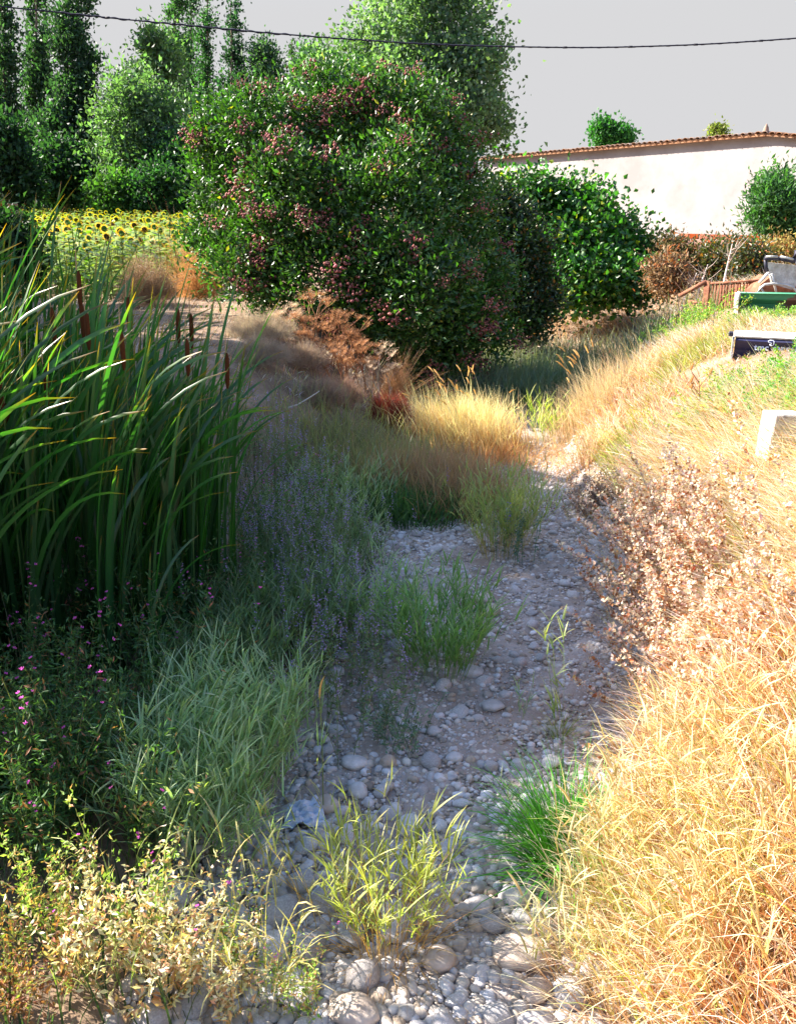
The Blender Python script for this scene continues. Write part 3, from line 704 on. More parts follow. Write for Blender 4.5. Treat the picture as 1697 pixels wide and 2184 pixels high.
for i, (u, v, wp, hp, _, lab, mt) in enumerate(SP):
    p = gnd(u, v + hp * 0.25); s = (p - Vector((0, 0, CAMZ))).length / FPX / 1.0
    w = wp * s / 2; d = w * 0.82; h = max(hp * s / 2 * 0.75, w * .5)
    me = np_mesh('river_stone', *(lambda q: (q[0] * np.array([w, d, h]), None, q[1]))(stone_shape(I3, 100 + i, .18, .5)), None, M[mt])
    o = link(me, 'river_stone', None, (p.x, p.y, p.z + .02 + h * .5), (0, 0, rng.uniform(-.3, .3))); tag(o, lab, 'stone')
    placed.append((p.x, p.y, w * .9))
def bedpoint(ymin=2.3, ymax=10.5, pw=1.0):
    y = ymin + (ymax - ymin) * rng.random() ** pw
    x = rng.uniform(XL(y) - .25, XR(y) + .05); return x, y
made = 0; tries = 0
while made < 278 and tries < 60000:
    tries += 1; x, y = bedpoint(2.3, 9.5, 1.9)
    f = made / 278; r = (0.058 * (1 - f) ** 1.1 + 0.032) * rng.uniform(.8, 1.15)
    r *= np.interp(y, [2.3, 3.4, 4.2, 6, 9], [1.08, 1.0, .7, .6, .8])
    if 3.2 < y < 5.2 and x > 1.0: r *= .8
    if not free(x, y, r, .93): continue
    placed.append((x, y, r)); made += 1
    s = (r * rng.uniform(.95, 1.3), r * rng.uniform(.75, 1.0), r * rng.uniform(.5, .8))
    link(big_var[int(rng.integers(0, 14))], 'stone', bed, (x, y, G(x, y) + .02 + s[2] * rng.uniform(.2, .5)), (rng.uniform(-.25, .25), rng.uniform(-.25, .25), rng.uniform(0, 6.28)), s)
def many_stones(n, base, nvar, rlo, rhi, y0, y1, pw, sink, seed, cols, avoid=True, xoff=0.0, yfun=None):
    rg = np.random.default_rng(seed); A = Acc()
    var = [stone_shape(base, seed * 50 + i, .2, .6) for i in range(nvar)]
    y = y0 + (y1 - y0) * rg.random(n) ** pw; f = rg.random(n); x = (XL(y) - .35) * (1 - f) + (XR(y) + .15 + xoff) * f
    r = rlo + (rhi - rlo) * rg.random(n) ** 2.5
    r = r * np.interp(y, [2, 3.7, 5, 7, 9], [1.05, 1, .72, .75, .95])
    if avoid:
        big = np.array(placed); keep = np.ones(n, bool)
        for a, b, c in big: keep &= ((x - a) ** 2 + (y - b) ** 2) > (c * .8) ** 2
        x, y, r = x[keep], y[keep], r[keep]; n = len(x)
    # silt patches with fewer stones
    dens = 1.0 if base is I2 else .0
    pt = wob(x, y, 1.1, 4.0) + .5 * wob(x, y, 2.7, 1.0); keep = (pt < .3 + .5 * rg.random(n)) | (y < 4.0) | (dens == 0); x, y, r = x[keep], y[keep], r[keep]; n = len(x)
    z = H(x, y) + .022; k = rg.integers(0, nvar, n); az = rg.uniform(0, 6.28, n); sx = r * rg.uniform(.9, 1.35, n); sy = r * rg.uniform(.75, 1.05, n); sz = r * rg.uniform(.5, .85, n)
    cc = np.array(cols)[rg.integers(0, len(cols), n)] * (1 + rg.normal(size=(n, 1)) * .13)
    for j in range(nvar):
        m = k == j; nn = m.sum()
        if not nn: continue
        V0, T0 = var[j]; V = V0[None] * np.stack([sx[m], sy[m], sz[m]], -1)[:, None, :]
        c, s = np.cos(az[m])[:, None], np.sin(az[m])[:, None]
        V = np.stack([V[..., 0] * c - V[..., 1] * s + x[m][:, None], V[..., 0] * s + V[..., 1] * c + y[m][:, None], V[..., 2] + (z[m] + sz[m] * sink)[:, None]], -1)
        T = (T0[None] + (np.arange(nn) * len(V0))[:, None, None]).reshape(-1, 3)
        A.add(V.reshape(-1, 3), None, T, np.repeat(np.clip(cc[m], .05, .8), len(V0), 0))
    return A
SC = [(.46, .44, .45), (.50, .48, .49), (.42, .37, .33), (.36, .31, .27), (.50, .45, .41), (.33, .27, .22), (.40, .32, .25), (.46, .42, .40)]
a = many_stones(9800, I2, 8, .013, .038, 2.2, 8.5, 1.5, .25, 5, SC); tag(a.build('pebbles', M['pebble'], bed), kind='stuff')
a = many_stones(2600, I2, 8, .015, .035, 7.0, 11.5, 1.0, .15, 8, SC); tag(a.build('pebbles', M['pebble'], bed), kind='stuff')
a = many_stones(44000, I1, 8, .006, .016, 2.1, 11, 1.1, .25, 6, SC, xoff=.15); tag(a.build('gravel', M['pebble'], bed), kind='stuff')

# ------------------------------------------------------------ plant builders
def reeds(rng, P, Hh, az, lean, bend, nb, bl, bw, cs, cb, ct, droop=0.6, blean=0.6, t0=0.2, sw=.004, K=4, A=None):
    P = np.asarray(P, float).reshape(-1, 3); N = len(P); A = A or Acc()
    b1 = lambda a: np.broadcast_to(np.asarray(a, float), (N,))
    Hh, az, lean, bend = b1(Hh), b1(az), b1(lean), b1(bend)
    A.add(*ribbons(P, az, lean, bend, Hh, sw, cs, np.array(cs) * 1.1, 4, rng.uniform(0, 3, N), taper=.3, pw=1.0))
    i = np.repeat(np.arange(N), nb); n = len(i); t = t0 + (1 - t0) * rng.random(n) ** .7
    am = lean[i] + bend[i] * t / 2; r = np.sin(am) * Hh[i] * t; z = np.cos(am) * Hh[i] * t
    B = P[i] + np.stack([np.cos(az[i]) * r, np.sin(az[i]) * r, z], 1)
    baz = rng.uniform(0, 6.28, n); baz = np.where(rng.random(n) < .35, az[i] + rng.normal(size=n) * .5, baz)
    bc = jit(rng, cb, n, .15, .06) ; tc = jit(rng, ct, n, .15, .06)
    A.add(*ribbons(B, baz, blean * rng.uniform(.4, 1.25, n), droop * rng.uniform(.2, 1.4, n), bl * rng.uniform(.55, 1.2, n) * (1 - .25 * t), bw * rng.uniform(.7, 1.25, n), bc, tc, K, rng.uniform(-.6, .6, n), taper=.75, base=.55, fold=.18))
    return A
def tuft(rng, c, spread, n, L, W, lean, bend, cb, ct, azb=None, K=4, A=None, azs=0.6, ground=True):
    A = A or Acc(); th = rng.uniform(0, 6.28, n); rr = spread * np.sqrt(rng.random(n)); x = c[0] + rr * np.cos(th); y = c[1] + rr * np.sin(th)
    z = H(x, y) - .02 if ground else np.full(n, c[2] - .02)
    az = th + rng.normal(size=n) * .6
    if azb is not None: az = np.where(rng.random(n) < azs, azb + rng.normal(size=n) * .5, az)
    A.add(*ribbons(np.stack([x, y, z], 1), az, lean * rng.random(n) * (0.4 + rr / spread * .8), bend * rng.uniform(.2, 1.5, n), L * rng.uniform(.5, 1.15, n), W * rng.uniform(.7, 1.3, n), jit(rng, cb, n), jit(rng, ct, n), K, rng.uniform(-.7, .7, n), taper=.8))
    return A
def herb(rng, P, Hh, az, lean, bend, nl, L, W, cs, cl, spread=.75, t0=.15, sw=.006, A=None, top_small=.6, brown=None, bfrac=0.0, clump=.01):
    P = np.asarray(P, float).reshape(-1, 3); N = len(P); A = A or Acc()
    b1 = lambda a: np.broadcast_to(np.asarray(a, float), (N,))
    Hh, az, lean, bend = b1(Hh), b1(az), b1(lean), b1(bend)
    A.add(*ribbons(P, az, lean, bend, Hh, sw, cs, cs, 4, rng.uniform(0, 3, N), taper=.4, pw=1.0))
    i = np.repeat(np.arange(N), nl); n = len(i); t = t0 + (1 - t0) * rng.random(n) ** .8
    am = lean[i] + bend[i] * t / 2; r = np.sin(am) * Hh[i] * t; z = np.cos(am) * Hh[i] * t
    B = P[i] + np.stack([np.cos(az[i]) * r, np.sin(az[i]) * r, z], 1) + rng.normal(size=(n, 3)) * clump
    ph = rng.uniform(0, 6.28, n); el = rng.normal(size=n) * .5 + .45
    D = np.stack([np.cos(ph) * np.cos(el), np.sin(ph) * np.cos(el), np.sin(el)], 1)
    s = (1 - (1 - top_small) * t) * rng.uniform(.6, 1.2, n); cc = jit(rng, cl, n, .2, .07)
    if brown is not None:
        m = rng.random(n) < bfrac * (1.4 - .8 * t); cc[m] = jit(rng, brown, m.sum(), .25, .1)
    A.add(*leaves(rng, B, D, L * s, W * s, cc, .3))
    tips = P + np.stack([np.cos(az) * np.sin(lean + bend / 2) * Hh, np.sin(az) * np.sin(lean + bend / 2) * Hh, np.cos(lean + bend / 2) * Hh], 1)
    return A, tips
def seedheads(rng, B, az, lean, L, W, col, A=None):
    A = A or Acc(); n = len(B)
    for ro in (0, 1.05, 2.1):
        A.add(*ribbons(B, az, lean, .5, L, W, col, np.array(col) * 1.2, 4, np.full(n, ro), taper=.35, base=.6))
    return A
def thing_mesh(A, name, mat, label, cat, group=None, smooth=True, origin=None):
    o = A.build(name, mat, None, smooth=smooth); tag(o, label, cat, group); return o
def plant(name, label, cat, c, group=None):
    t = empty(name, c); tag(t, label, cat, group); return t
def put(A, name, mat, t, smooth=True, kind='stuff'):
    for i in range(len(A.V)): A.V[i] = A.V[i] - np.array(t.location)
    o = A.build(name, mat, t, smooth=smooth)
    if kind: tag(o, kind=kind)
    return o

# ------------------------------------------------------------ cattails
rng = np.random.default_rng(101)
CG = (0.030, 0.088, 0.036)
leafmeshes = []
for k in range(34):
    L = rng.uniform(1.75, 2.65); n = 1
    bend = rng.choice([.1, .3, .6, .95, 1.5], p=[.14, .24, .28, .22, .12]) * rng.uniform(.7, 1.3)
    g = jit(rng, CG, 1, .18, .08)[0]
    V, Q, T, Cc = ribbons([(0, 0, 0)], 0.0, rng.uniform(.0, .14), bend, L, rng.uniform(.034, .052), g * .8, g * 1.2, 17, rng.uniform(-1.4, 1.4), taper=.32, base=.75, fold=.22, pw=2.4)
    # dry orange tip
    ts = np.repeat(np.linspace(0, 1, 18), 3); m = ts > .97; Cc[m] = (0.34, 0.13, 0.02)
    m = (ts > .93) & (ts <= .97); Cc[m] = Cc[m] * .8 + np.array((0.05, 0.06, 0.01))
    leafmeshes.append(np_mesh('leaf', V, Q, None, Cc, M['cattail']))
sp = Acc()
sp.add(*tube([(0, 0, 0), (0, 0, .04), (0, 0, .12), (0, 0, .2), (0, 0, .235)], [.007, .0145, .016, .0145, .005], 8, (0.085, 0.030, 0.012))); spike_me = sp.mesh('seed_spike', M['spike'])
st = Acc(); st.add(*tube([(0, 0, 0), (.01, 0, .9), (0, 0, 1.0)], [.006, .005, .004], 5, (.07, .14, .04))); stem_me = st.mesh('stem', M['plain'])
tp = Acc(); tp.add(*tube([(0, 0, 0), (0, 0, .07), (0.004, 0, .17)], [.003, .004, .001], 5, (.4, .28, .15))); tip_me = tp.mesh('spike_tip', M['plain'])
WIND = 0.25
def cattail(x, y, hs, nl, label, group=None, spike=None):
    t = empty('cattail', (x, y, G(x, y) - .03)); tag(t, label, 'cattail', group)
    for k in range(nl):
        me = leafmeshes[int(rng.integers(0, len(leafmeshes)))]; s = hs * rng.uniform(.8, 1.08)
        az = WIND + rng.normal() * .55 if rng.random() < .88 else rng.uniform(0, 6.28)
        link(me, 'leaf', t, (rng.normal() * .025, rng.normal() * .025, 0), (0, 0, az), (s, s, s))
    if spike:
        z = spike - t.location.z; ln = rng.uniform(.02, .07)
        o = link(stem_me, 'stem', t, (0, 0, 0), (0, ln, 0), (1, 1, z)); 
        tx = math.sin(ln) * z; tz = math.cos(ln) * z
        q = link(spike_me, 'seed_spike', t, (tx, 0, tz - .235), (0, ln, 0)); link(tip_me, 'spike_tip', t, (tx, 0, tz - .01), (0, ln, 0))
    return t
# brown spikes seen in the photograph: (u, v_top, Y)
SPK = [(115, 655, 5.6, 'tall brown spike crossing the bent leaf nearest the top left'), (143, 575, 5.9, 'highest brown spike of the stand, near the upper left'), (180, 662, 5.7, 'brown spike right of a pair, left of centre of the stand'),
       (168, 640, 5.9, 'brown spike half hidden behind its right neighbour'), (250, 632, 6.0, 'brown spike with a long bare tip in mid stand'), (268, 705, 5.6, 'thick brown spike below the middle of the leaf tops'),
       (368, 655, 6.3, 'slim spike with bare tip right of mid stand'), (392, 722, 5.9, 'brown spike third from the right end'), (400, 668, 6.4, 'dark spike behind, second from the right end'),
       (478, 752, 6.1, 'rightmost brown spike of the stand'), (72, 775, 5.2, 'low brown spike near the left edge'), (3, 800, 5.0, 'thick brown spike cut by the left edge of the picture'),
       (22, 860, 5.1, 'short brown spike just right of the edge one')]
for u, v, Y, lab in SPK:
    Y -= .25; p = at(u, v, Y); cattail(p.x - .08, Y, .95, 6, 'cattail with a ' + lab, 'cattails with brown spikes', p.z)
n = 0
while n < 185:
    y = rng.uniform(4.75, 7.9); x = rng.uniform(-4.6, -1.1)
    edge = -1.38 - .35 * max(0, 5.4 - y) * 1.5 - .18 * max(0, y - 6.3)
    if x > edge: continue
    hs = .95 + .09 * np.clip((-x - 1.2) / 1.6, 0, 1) - (.16 if x > edge - .35 else 0) - .05 * (y - 6)
    cattail(x, y, hs * rng.uniform(.88, 1.05), int(rng.integers(6, 9)), 'leafy cattail without a spike, added left of the frame to shade the bed', 'leafy cattails of the stand'); n += 1
for k in range(44):  # extra plants left of the frame, added to deepen shade on the bed
    cattail(rng.uniform(-3.7, -2.35), rng.uniform(3.9, 4.9), 1.12, 8, 'leafy cattail without a spike, added left of the frame to shade the bed', 'leafy cattails of the stand')
# low bent leaves hanging out in front of the stand
for (u, v, Y, hs, az, lab) in [(60, 1420, 4.6, .62, 0.1, 'low cattail with a leaf arching over the dark willowherb'), (230, 1400, 4.8, .66, .2, 'cattail at the front of the stand with leaves bowed to the right'), (330, 1500, 4.7, .6, .4, 'short bent cattail nearest the striped grass')]:
    p = at(u, v, Y); t = cattail(p.x, Y, hs, 5, lab)

# ------------------------------------------------------------ striped reed grass on the left of the bed
RG_S, RG_B, RG_T = (0.18, 0.24, 0.10), (0.20, 0.31, 0.16), (0.38, 0.47, 0.29)
def region(n, y0, y1, d0, d1, pw=1.0):
    y = y0 + (y1 - y0) * rng.random(n) ** pw; x = XL(y) - (d0 + (d1 - d0) * rng.random(n)); return np.stack([x, y, H(x, y) - .02], 1)
def reed_clump(label, n, y0, y1, d0, d1, hh, nb=9, bl=.24, bw=.013, azm=.1, cs=RG_S, cb=RG_B, ct=RG_T, lean=.5, name='reed_grass', **k):
    P = region(n, y0, y1, d0, d1); t = plant(name, label, 'grass', tuple(P.mean(0)))
    A = reeds(rng, P, hh * rng.uniform(.6, 1.1, n), azm + rng.normal(size=n) * .9, lean * rng.random(n), .5 * rng.random(n), nb, bl, bw, cs, cb, ct, **k)
    put(A, 'blades', M['grass'], t); return t
reed_clump('big leaning clump of striped pale grass left of the crumpled plastic', 330, 3.3, 4.45, .0, .62, .66, 10, .24, .014)
reed_clump('striped grass fringe between the big leaning clump and the willowherb', 60, 3.7, 5.0, .5, .95, .66, 8, .22, .012, cb=(.08, .15, .06), ct=(.17, .25, .12))
reed_clump('striped grass on the bank edge behind the big leaning clump', 240, 4.5, 5.8, .15, .95, .55, 9, .22, .012, cb=(.09,.15,.07), ct=(.2,.27,.14))
reed_clump('shaded striped grass beside the middle of the bed', 220, 5.6, 7.2, .15, 1.1, .5, 9, .22, .012, cb=(.08,.14,.07), ct=(.18,.25,.13))
reed_clump('blue-green grass along the upper left edge of the bed', 220, 7.0, 9.2, .2, 1.3, .48, 8, .2, .012, cb=(0.10, 0.17, 0.08))
def reed_at(label, u, v, r, n, hh, nb, bl, bw, cs=RG_S, cb=RG_B, ct=RG_T, azm=None, lean=.45, sp=1.0, name='grass_tuft', extra=None, mat='grass', heads=0, headc=(.5, .38, .16), **k):
    p = gnd(u, v); th = rng.uniform(0, 6.28, n); rr = r * np.sqrt(rng.random(n)); x = p.x + rr * np.cos(th) * sp; y = p.y + rr * np.sin(th); P = np.stack([x, y, H(x, y) - .02], 1)
    az = th if azm is None else azm + rng.normal(size=n) * .8
    t = plant(name, label, 'grass', tuple(p)); L = hh * rng.uniform(.6, 1.1, n); le = lean * rng.random(n); be = .5 * rng.random(n)
    A = reeds(rng, P, L, az, le, be, nb, bl, bw, cs, cb, ct, **k)
    if extra: tuft(rng, p, r * 1.1, extra[0], extra[1], extra[2], .9, 1.2, extra[3], extra[4], A=A)
    put(A, 'blades', M[mat], t)
    for j in range(heads):
        am = le[j] + be[j] / 2; B = P[j] + np.array([math.cos(az[j]) * math.sin(am) * L[j], math.sin(az[j]) * math.sin(am) * L[j], math.cos(am) * L[j]])
        h = seedheads(rng, [tuple(B - np.array(t.location))], np.array([az[j]]), am * .9, .13, .014, headc); h.build('seed_head', M['dry'], t)
    return t
reed_at('tall tuft with straw base and green top in the front middle of the bed', 825, 2030, .15, 75, .62, 7, .19, .012, cs=(.35, .20, .09), cb=(.24, .27, .06), ct=(.42, .44, .16), extra=(220, .42, .005, (.30, .15, .06), (.40, .25, .11)), t0=.5, lean=.3)
reed_at('thin straw and green stems left of the tall tuft in the front middle', 710, 1960, .16, 26, .66, 6, .15, .010, cs=(.38, .24, .11), cb=(.26, .27, .08), ct=(.42, .40, .18), t0=.45)
reed_at('green grass clump standing alone in mid bed', 940, 1440, .21, 125, .68, 8, .24, .015, cb=(.11, .22, .07), ct=(.20, .32, .12))
reed_at('leafy grass clump touching the left edge behind the lone clump', 800, 1370, .25, 80, .6, 8, .22, .013)
reed_at('tall yellow-green grass clump on the stones before the brown grass', 1060, 1190, .2, 100, .85, 8, .2, .012, cs=(.3, .24, .12), cb=(.20, .25, .09), ct=(.34, .36, .15), sp=.8)
reed_at('right half of the yellow-green grass pair, standing by the path', 1105, 1170, .16, 70, .8, 8, .2, .012, cs=(.32, .26, .13), cb=(.19, .26, .09), ct=(.34, .38, .16))
reed_at('small bright green tuft right of the golden clump', 1155, 945, .12, 34, .62, 6, .24, .014, cb=(.25, .34, .04), ct=(.45, .50, .10))
reed_at('drooping reed sprig with pale leaves at the right of the bed', 1190, 1585, .03, 4, .82, 8, .17, .018, cb=(.16, .24, .08), ct=(.45, .46, .22), lean=.2, azm=2.6, extra=(70, .28, .006, (.16, .2, .06), (.3, .3, .12)))
reed_at('single thin sprig of grass left of the drooping one', 1110, 1540, .04, 4, .3, 6, .1, .009)
reed_at('short grass sprig at the right edge of the front stones', 1120, 1760, .05, 5, .34, 5, .1, .008)
reed_at('saturated green grass tuft at the right edge of the bed', 1225, 1860, .15, 6, .5, 4, .2, .010, cs=(.05, .22, .02), cb=(.05, .25, .02), ct=(.16, .42, .04), extra=(650, .58, .010, (.03, .13, .015), (.09, .33, .03)))
# tall single stalk
p = gnd(690, 1745); t = plant('grass_stalk', 'single tall grass stalk with a lit seed spike behind the plastic sheet', 'grass', tuple(p))
a = Acc(); a.add(*tube([(0, 0, 0), (.005, 0, .45), (.0, 0, .72)], [.003, .0025, .002], 4, (.2, .26, .08))); a.build('stalk', M['plain'], t)
seedheads(rng, [(0, 0, .7)], np.array([0.]), .0, .13, .014, (.62, .42, .16)).build('seed_head', M['dry'], t)
# blue-green feathery herb
p = gnd(845, 1600); P = np.array(p) + np.c_[rng.normal(size=(26, 2)) * .09, np.zeros(26)]; A, _ = herb(rng, P, .42 * rng.uniform(.6, 1.1, 26), rng.uniform(0, 6.28, 26), .5 * rng.random(26), .3, 26, .045, .014, (.12, .16, .12), (.13, .20, .15))
t = plant('herb', 'feathery blue-green herb on the stones left of centre', 'herb', tuple(p)); put(A, 'foliage', M['grass'], t)
p = gnd(1090, 1205); P = np.array(p) + np.c_[rng.normal(size=(10, 2)) * .06, np.zeros(10)]; A, tips = herb(rng, P, .5, rng.uniform(0, 6.28, 10), .2 * rng.random(10), .1, 40, .04, .018, (.12, .2, .15), (.10, .17, .15))
t = plant('herb', 'grey-green herb with a blue flower at the foot of the yellow-green clump', 'herb', tuple(p)); put(A, 'foliage', M['grass'], t)
A2 = Acc(); q = tips[0] - np.array(p); A2.add(*leaves(rng, np.tile(q, (26, 1)) + rng.normal(size=(26, 3)) * [.012, .012, .04], rng.normal(size=(26, 3)), .022, .012, (.18, .14, .55))); A2.build('flower', M['petal'], t)

# purple mint spikes over the reeds
for k, (u, v, lab) in enumerate([(700, 1080, 'mint with pale violet spikes on the upper left bank'), (690, 1200, 'mint with violet spikes above the bed edge grass'), (740, 1400, 'lilac mint spray leaning to the bed by the dark silt'), (620, 1000, 'hazy violet mint patch right of the cattails'),
                               (560, 1130, 'mint patch with scattered lilac flowers beside the cattail bases'), (680, 1260, 'low mint patch with violet tips among striped grass'), (590, 900, 'pale dry mint with pink tips right of the cattail tops')]):
    p = gnd(u, v + 120); n = 70; P = np.array(p) + np.c_[rng.normal(size=(n, 2)) * .24, np.zeros(n)]; P[:, 2] = H(P[:, 0], P[:, 1])
    A, tips = herb(rng, P, .72 * rng.uniform(.6, 1.1, n), rng.uniform(0, 6.28, n), .35 * rng.random(n), .2, 26, .045, .014, (.16, .18, .12), (.13, .19, .10))
    t = plant('mint_plant', lab, 'plant', tuple(p)); put(A, 'foliage', M['grass'], t)
    F = Acc(); i = np.repeat(np.arange(n), 16); F.add(*leaves(rng, tips[i] + rng.normal(size=(len(i), 3)) * [.008, .008, .045], rng.normal(size=(len(i), 3)), .013, .009, jit(rng, (.30, .24, .42), len(i), .2)))
    put(F, 'blossom', M['petal'], t)

# ------------------------------------------------------------ willowherb (protos, then copies)
def flower_mesh():
    a = Acc(); r = np.random.default_rng(1); n = 4; az = np.arange(n) * math.pi / 2
    D = np.stack([np.cos(az), np.sin(az), np.full(n, .45)], 1); a.add(*leaves(r, np.zeros((n, 3)), D, .011, .010, (.62, .12, .50), .1)); return a.mesh('flower', M['petal'])
fl_me = flower_mesh()
def willow_proto(seed, cl, brown, bf, hh, ns=16, nl=46, L=.075, W=.018, fl=7):
    r = np.random.default_rng(seed); P = np.c_[r.normal(size=(ns, 2)) * .09, np.zeros(ns)]
    A, tips = herb(r, P, hh * r.uniform(.55, 1.05, ns), r.uniform(0, 6.28, ns), .38 * r.random(ns), .25, nl, L, W, (.10, .10, .05), cl, brown=brown, bfrac=bf, top_small=.45, clump=.015)
    return A.mesh('foliage', M['grass']), tips[:fl]
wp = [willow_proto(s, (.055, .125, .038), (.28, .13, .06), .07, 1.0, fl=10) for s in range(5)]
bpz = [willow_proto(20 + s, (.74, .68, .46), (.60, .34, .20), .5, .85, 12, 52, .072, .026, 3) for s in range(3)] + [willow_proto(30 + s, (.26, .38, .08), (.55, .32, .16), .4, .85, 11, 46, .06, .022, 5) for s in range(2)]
bpz += [willow_proto(40 + s, (.20, .22, .06), (.26, .12, .06), .8, .8, 13, 60, .05, .022, 2) for s in range(2)]
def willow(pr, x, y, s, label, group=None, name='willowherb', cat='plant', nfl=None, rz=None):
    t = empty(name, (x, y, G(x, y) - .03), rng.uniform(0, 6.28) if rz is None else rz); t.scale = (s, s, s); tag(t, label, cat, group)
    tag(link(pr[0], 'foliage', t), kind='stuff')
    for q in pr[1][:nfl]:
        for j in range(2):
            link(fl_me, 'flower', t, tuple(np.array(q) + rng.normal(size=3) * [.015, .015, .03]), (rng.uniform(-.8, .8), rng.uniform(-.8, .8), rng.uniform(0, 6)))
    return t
wl = [(100, 1560, 'willowherb with the tallest sunlit pink tip at the left edge'), (330, 1420, 'willowherb with pink dots before the cattail bases'), (420, 1500, 'dark willowherb left of the striped grass'), (40, 1700, 'dark leafy willowherb low at the left edge'),
      (200, 1700, 'willowherb with a few brown leaves in the dark lower left'), (300, 1780, 'pink-tipped willowherb just behind the lit weeds'), (120, 1800, 'drooping dark willowherb above the lit lower left weeds'), (250, 1560, 'willowherb in deep shade in the middle of the patch')]
for i, (u, v, lab) in enumerate(wl):
    p = gnd(u, v + 60); willow(wp[i % 5], p.x, p.y, 1.05 if i else 1.15, lab, nfl=10 if i < 2 else 4)
k = 0
while k < 50:
    y = rng.uniform(3.1, 5.7); x = XL(y) - rng.uniform(.72, 2.7)
    if x < -3.6: continue
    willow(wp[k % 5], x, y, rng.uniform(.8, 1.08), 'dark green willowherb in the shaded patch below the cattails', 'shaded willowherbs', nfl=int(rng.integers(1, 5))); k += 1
for k in range(12):
    y = rng.uniform(5.2, 8.0); x = XL(y) - rng.uniform(.7, 1.3); willow(wp[k % 5], x, y, rng.uniform(.7, .85), 'willowherb with pink dots between cattails and striped grass', 'willowherbs beside the reeds', nfl=4)
# sunlit weeds of the lower left corner
LW = [(305, 2010, 1.05, 3, 'sunlit bushy weed with the highest tip in the lower left'), (235, 2090, .9, 1, 'pale bleached weed left of the highest lit weed'), (400, 2080, .95, 0, 'straw-coloured weed in the middle of the lower left group'), (470, 2150, .75, 1, 'bleached weed at the bottom edge under the tall lit one'),
      (330, 2160, .9, 2, 'almost white sunlit weed at the bottom edge'), (60, 2000, .85, 4, 'yellow-green weed with pink tips at the left edge'), (170, 1990, .75, 4, 'green-tipped weed between the left edge and the tall lit weed'), (30, 2150, .8, 5, 'brown curled weed in the bottom left corner'),
      (120, 2120, .8, 6, 'rusty brown dried weed in half shade at lower left'), (520, 2050, .7, 4, 'thin green weed at the right of the lower left group'), (640, 2150, .62, 4, 'green willowherb with pink flowers on the stones at the bottom'), (590, 2110, .5, 3, 'small lit weed beside the stones at the bottom')]
for u, v, s, pi, lab in LW:
    p = gnd(u, v + 40); willow(bpz[pi], p.x, p.y, s * .95, lab, name='weed', nfl=1)
for k in range(8):
    y = rng.uniform(1.9, 2.9); x = rng.uniform(-2.4, XL(y) - .15); willow(bpz[5 + k % 2], x, y, rng.uniform(.45, .75), 'straw and green weed in the sunlit lower left corner', 'lower left weeds', name='weed', nfl=0)
reed_at('curling pale grass blades between lower left weeds and stones', 560, 2110, .18, 22, .6, 4, .26, .010, cs=(.45, .36, .15), cb=(.42, .36, .12), ct=(.62, .52, .26), droop=2.2, t0=.4)
reed_at('thin green grass blades among the lower left weeds', 260, 2060, .2, 24, .55, 4, .26, .007, cb=(.20, .28, .06), ct=(.42, .42, .16), droop=1.6)
# understory on the left bank
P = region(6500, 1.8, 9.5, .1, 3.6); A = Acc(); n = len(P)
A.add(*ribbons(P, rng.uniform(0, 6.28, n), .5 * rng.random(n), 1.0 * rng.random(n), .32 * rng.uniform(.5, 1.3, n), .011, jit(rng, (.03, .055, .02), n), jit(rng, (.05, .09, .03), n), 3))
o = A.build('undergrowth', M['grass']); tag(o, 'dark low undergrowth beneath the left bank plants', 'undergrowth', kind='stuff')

# ------------------------------------------------------------ plants up the left bank
def dry_cloud(label, u, v, Y, rpx, n, col, name='dry_bush', L=.13, W=.0045, k=1.0):
    c = at(u, v, Y); s = Y / (FPX * ray(u, v).y); r = rpx * s; z = G(c.x, c.y); t = plant(name, label, 'dry bush', (c.x, c.y, z))
    th = rng.uniform(0, 6.28, n); hh = rng.random(n) ** .8; rr = r * np.sqrt(rng.random(n)) * np.sqrt(np.clip(1 - (hh * .9) ** 2, 0, 1)); top = max(c.z + r - z, .3); q0, q1, q2 = rng.uniform(0, 6.28, 3); top = top * (.68 + .22 * np.sin(3 * th + q0) + .14 * np.sin(7 * th + q1) + .1 * np.sin(rr * 40 + q2)); tmax = float(top.max())
    P = np.stack([rr * np.cos(th), rr * np.sin(th), hh * top * rng.uniform(.6, 1.0, n)], 1); A = Acc()
    A.add(*ribbons(P, th + rng.normal(size=n), rng.uniform(.2, 1.4, n), rng.normal(size=n) * k, L * rng.uniform(.5, 1.6, n), W, jit(rng, col, n, .2), jit(rng, col, n, .2) * 1.2, 2, rng.uniform(0, 3, n)))
    b = 190; th = rng.uniform(0, 6.28, b); A.add(*ribbons(np.zeros((b, 3)), th, rng.uniform(0, 1.0, b), .5, tmax * rng.uniform(.5, 1.25, b), .007, np.array(col) * .7, col, 5, rng.uniform(0, 3, b)))
    o = A.build('twigs', M['dry'], t); tag(o, kind='stuff'); return t
dry_cloud('pale grey airy dry bush right of the cattail tops', 560, 760, 12.5, 75, 9000, (.36, .29, .21))
dry_cloud('grey-brown dry bush below the brown umbel stalks', 640, 840, 11.8, 60, 6000, (.30, .22, .16))
dry_cloud('low grey dry tangle right of the cattails', 560, 880, 11.0, 60, 6000, (.30, .24, .19))
dry_cloud('pinkish-brown seeding weed left of the red dock', 730, 905, 11.3, 45, 5000, (.33, .21, .15))
dry_cloud('brown seeding weed between the grey bush and the mint', 690, 950, 10.8, 50, 5000, (.28, .20, .15))
dry_cloud('dark rust-red dock plant at the top of the stream bed', 830, 882, 11.4, 42, 6500, (.19, .04, .025), name='dock_plant', W=.006)
dry_cloud('dead grey shrub on the bank before the sunflowers', 310, 590, 16.5, 60, 7000, (.25, .17, .11), L=.14, W=.007)
dry_cloud('orange-brown dry weed between sunflowers and elderberry', 380, 500, 19, 40, 2600, (.42, .22, .09), L=.12, W=.007)
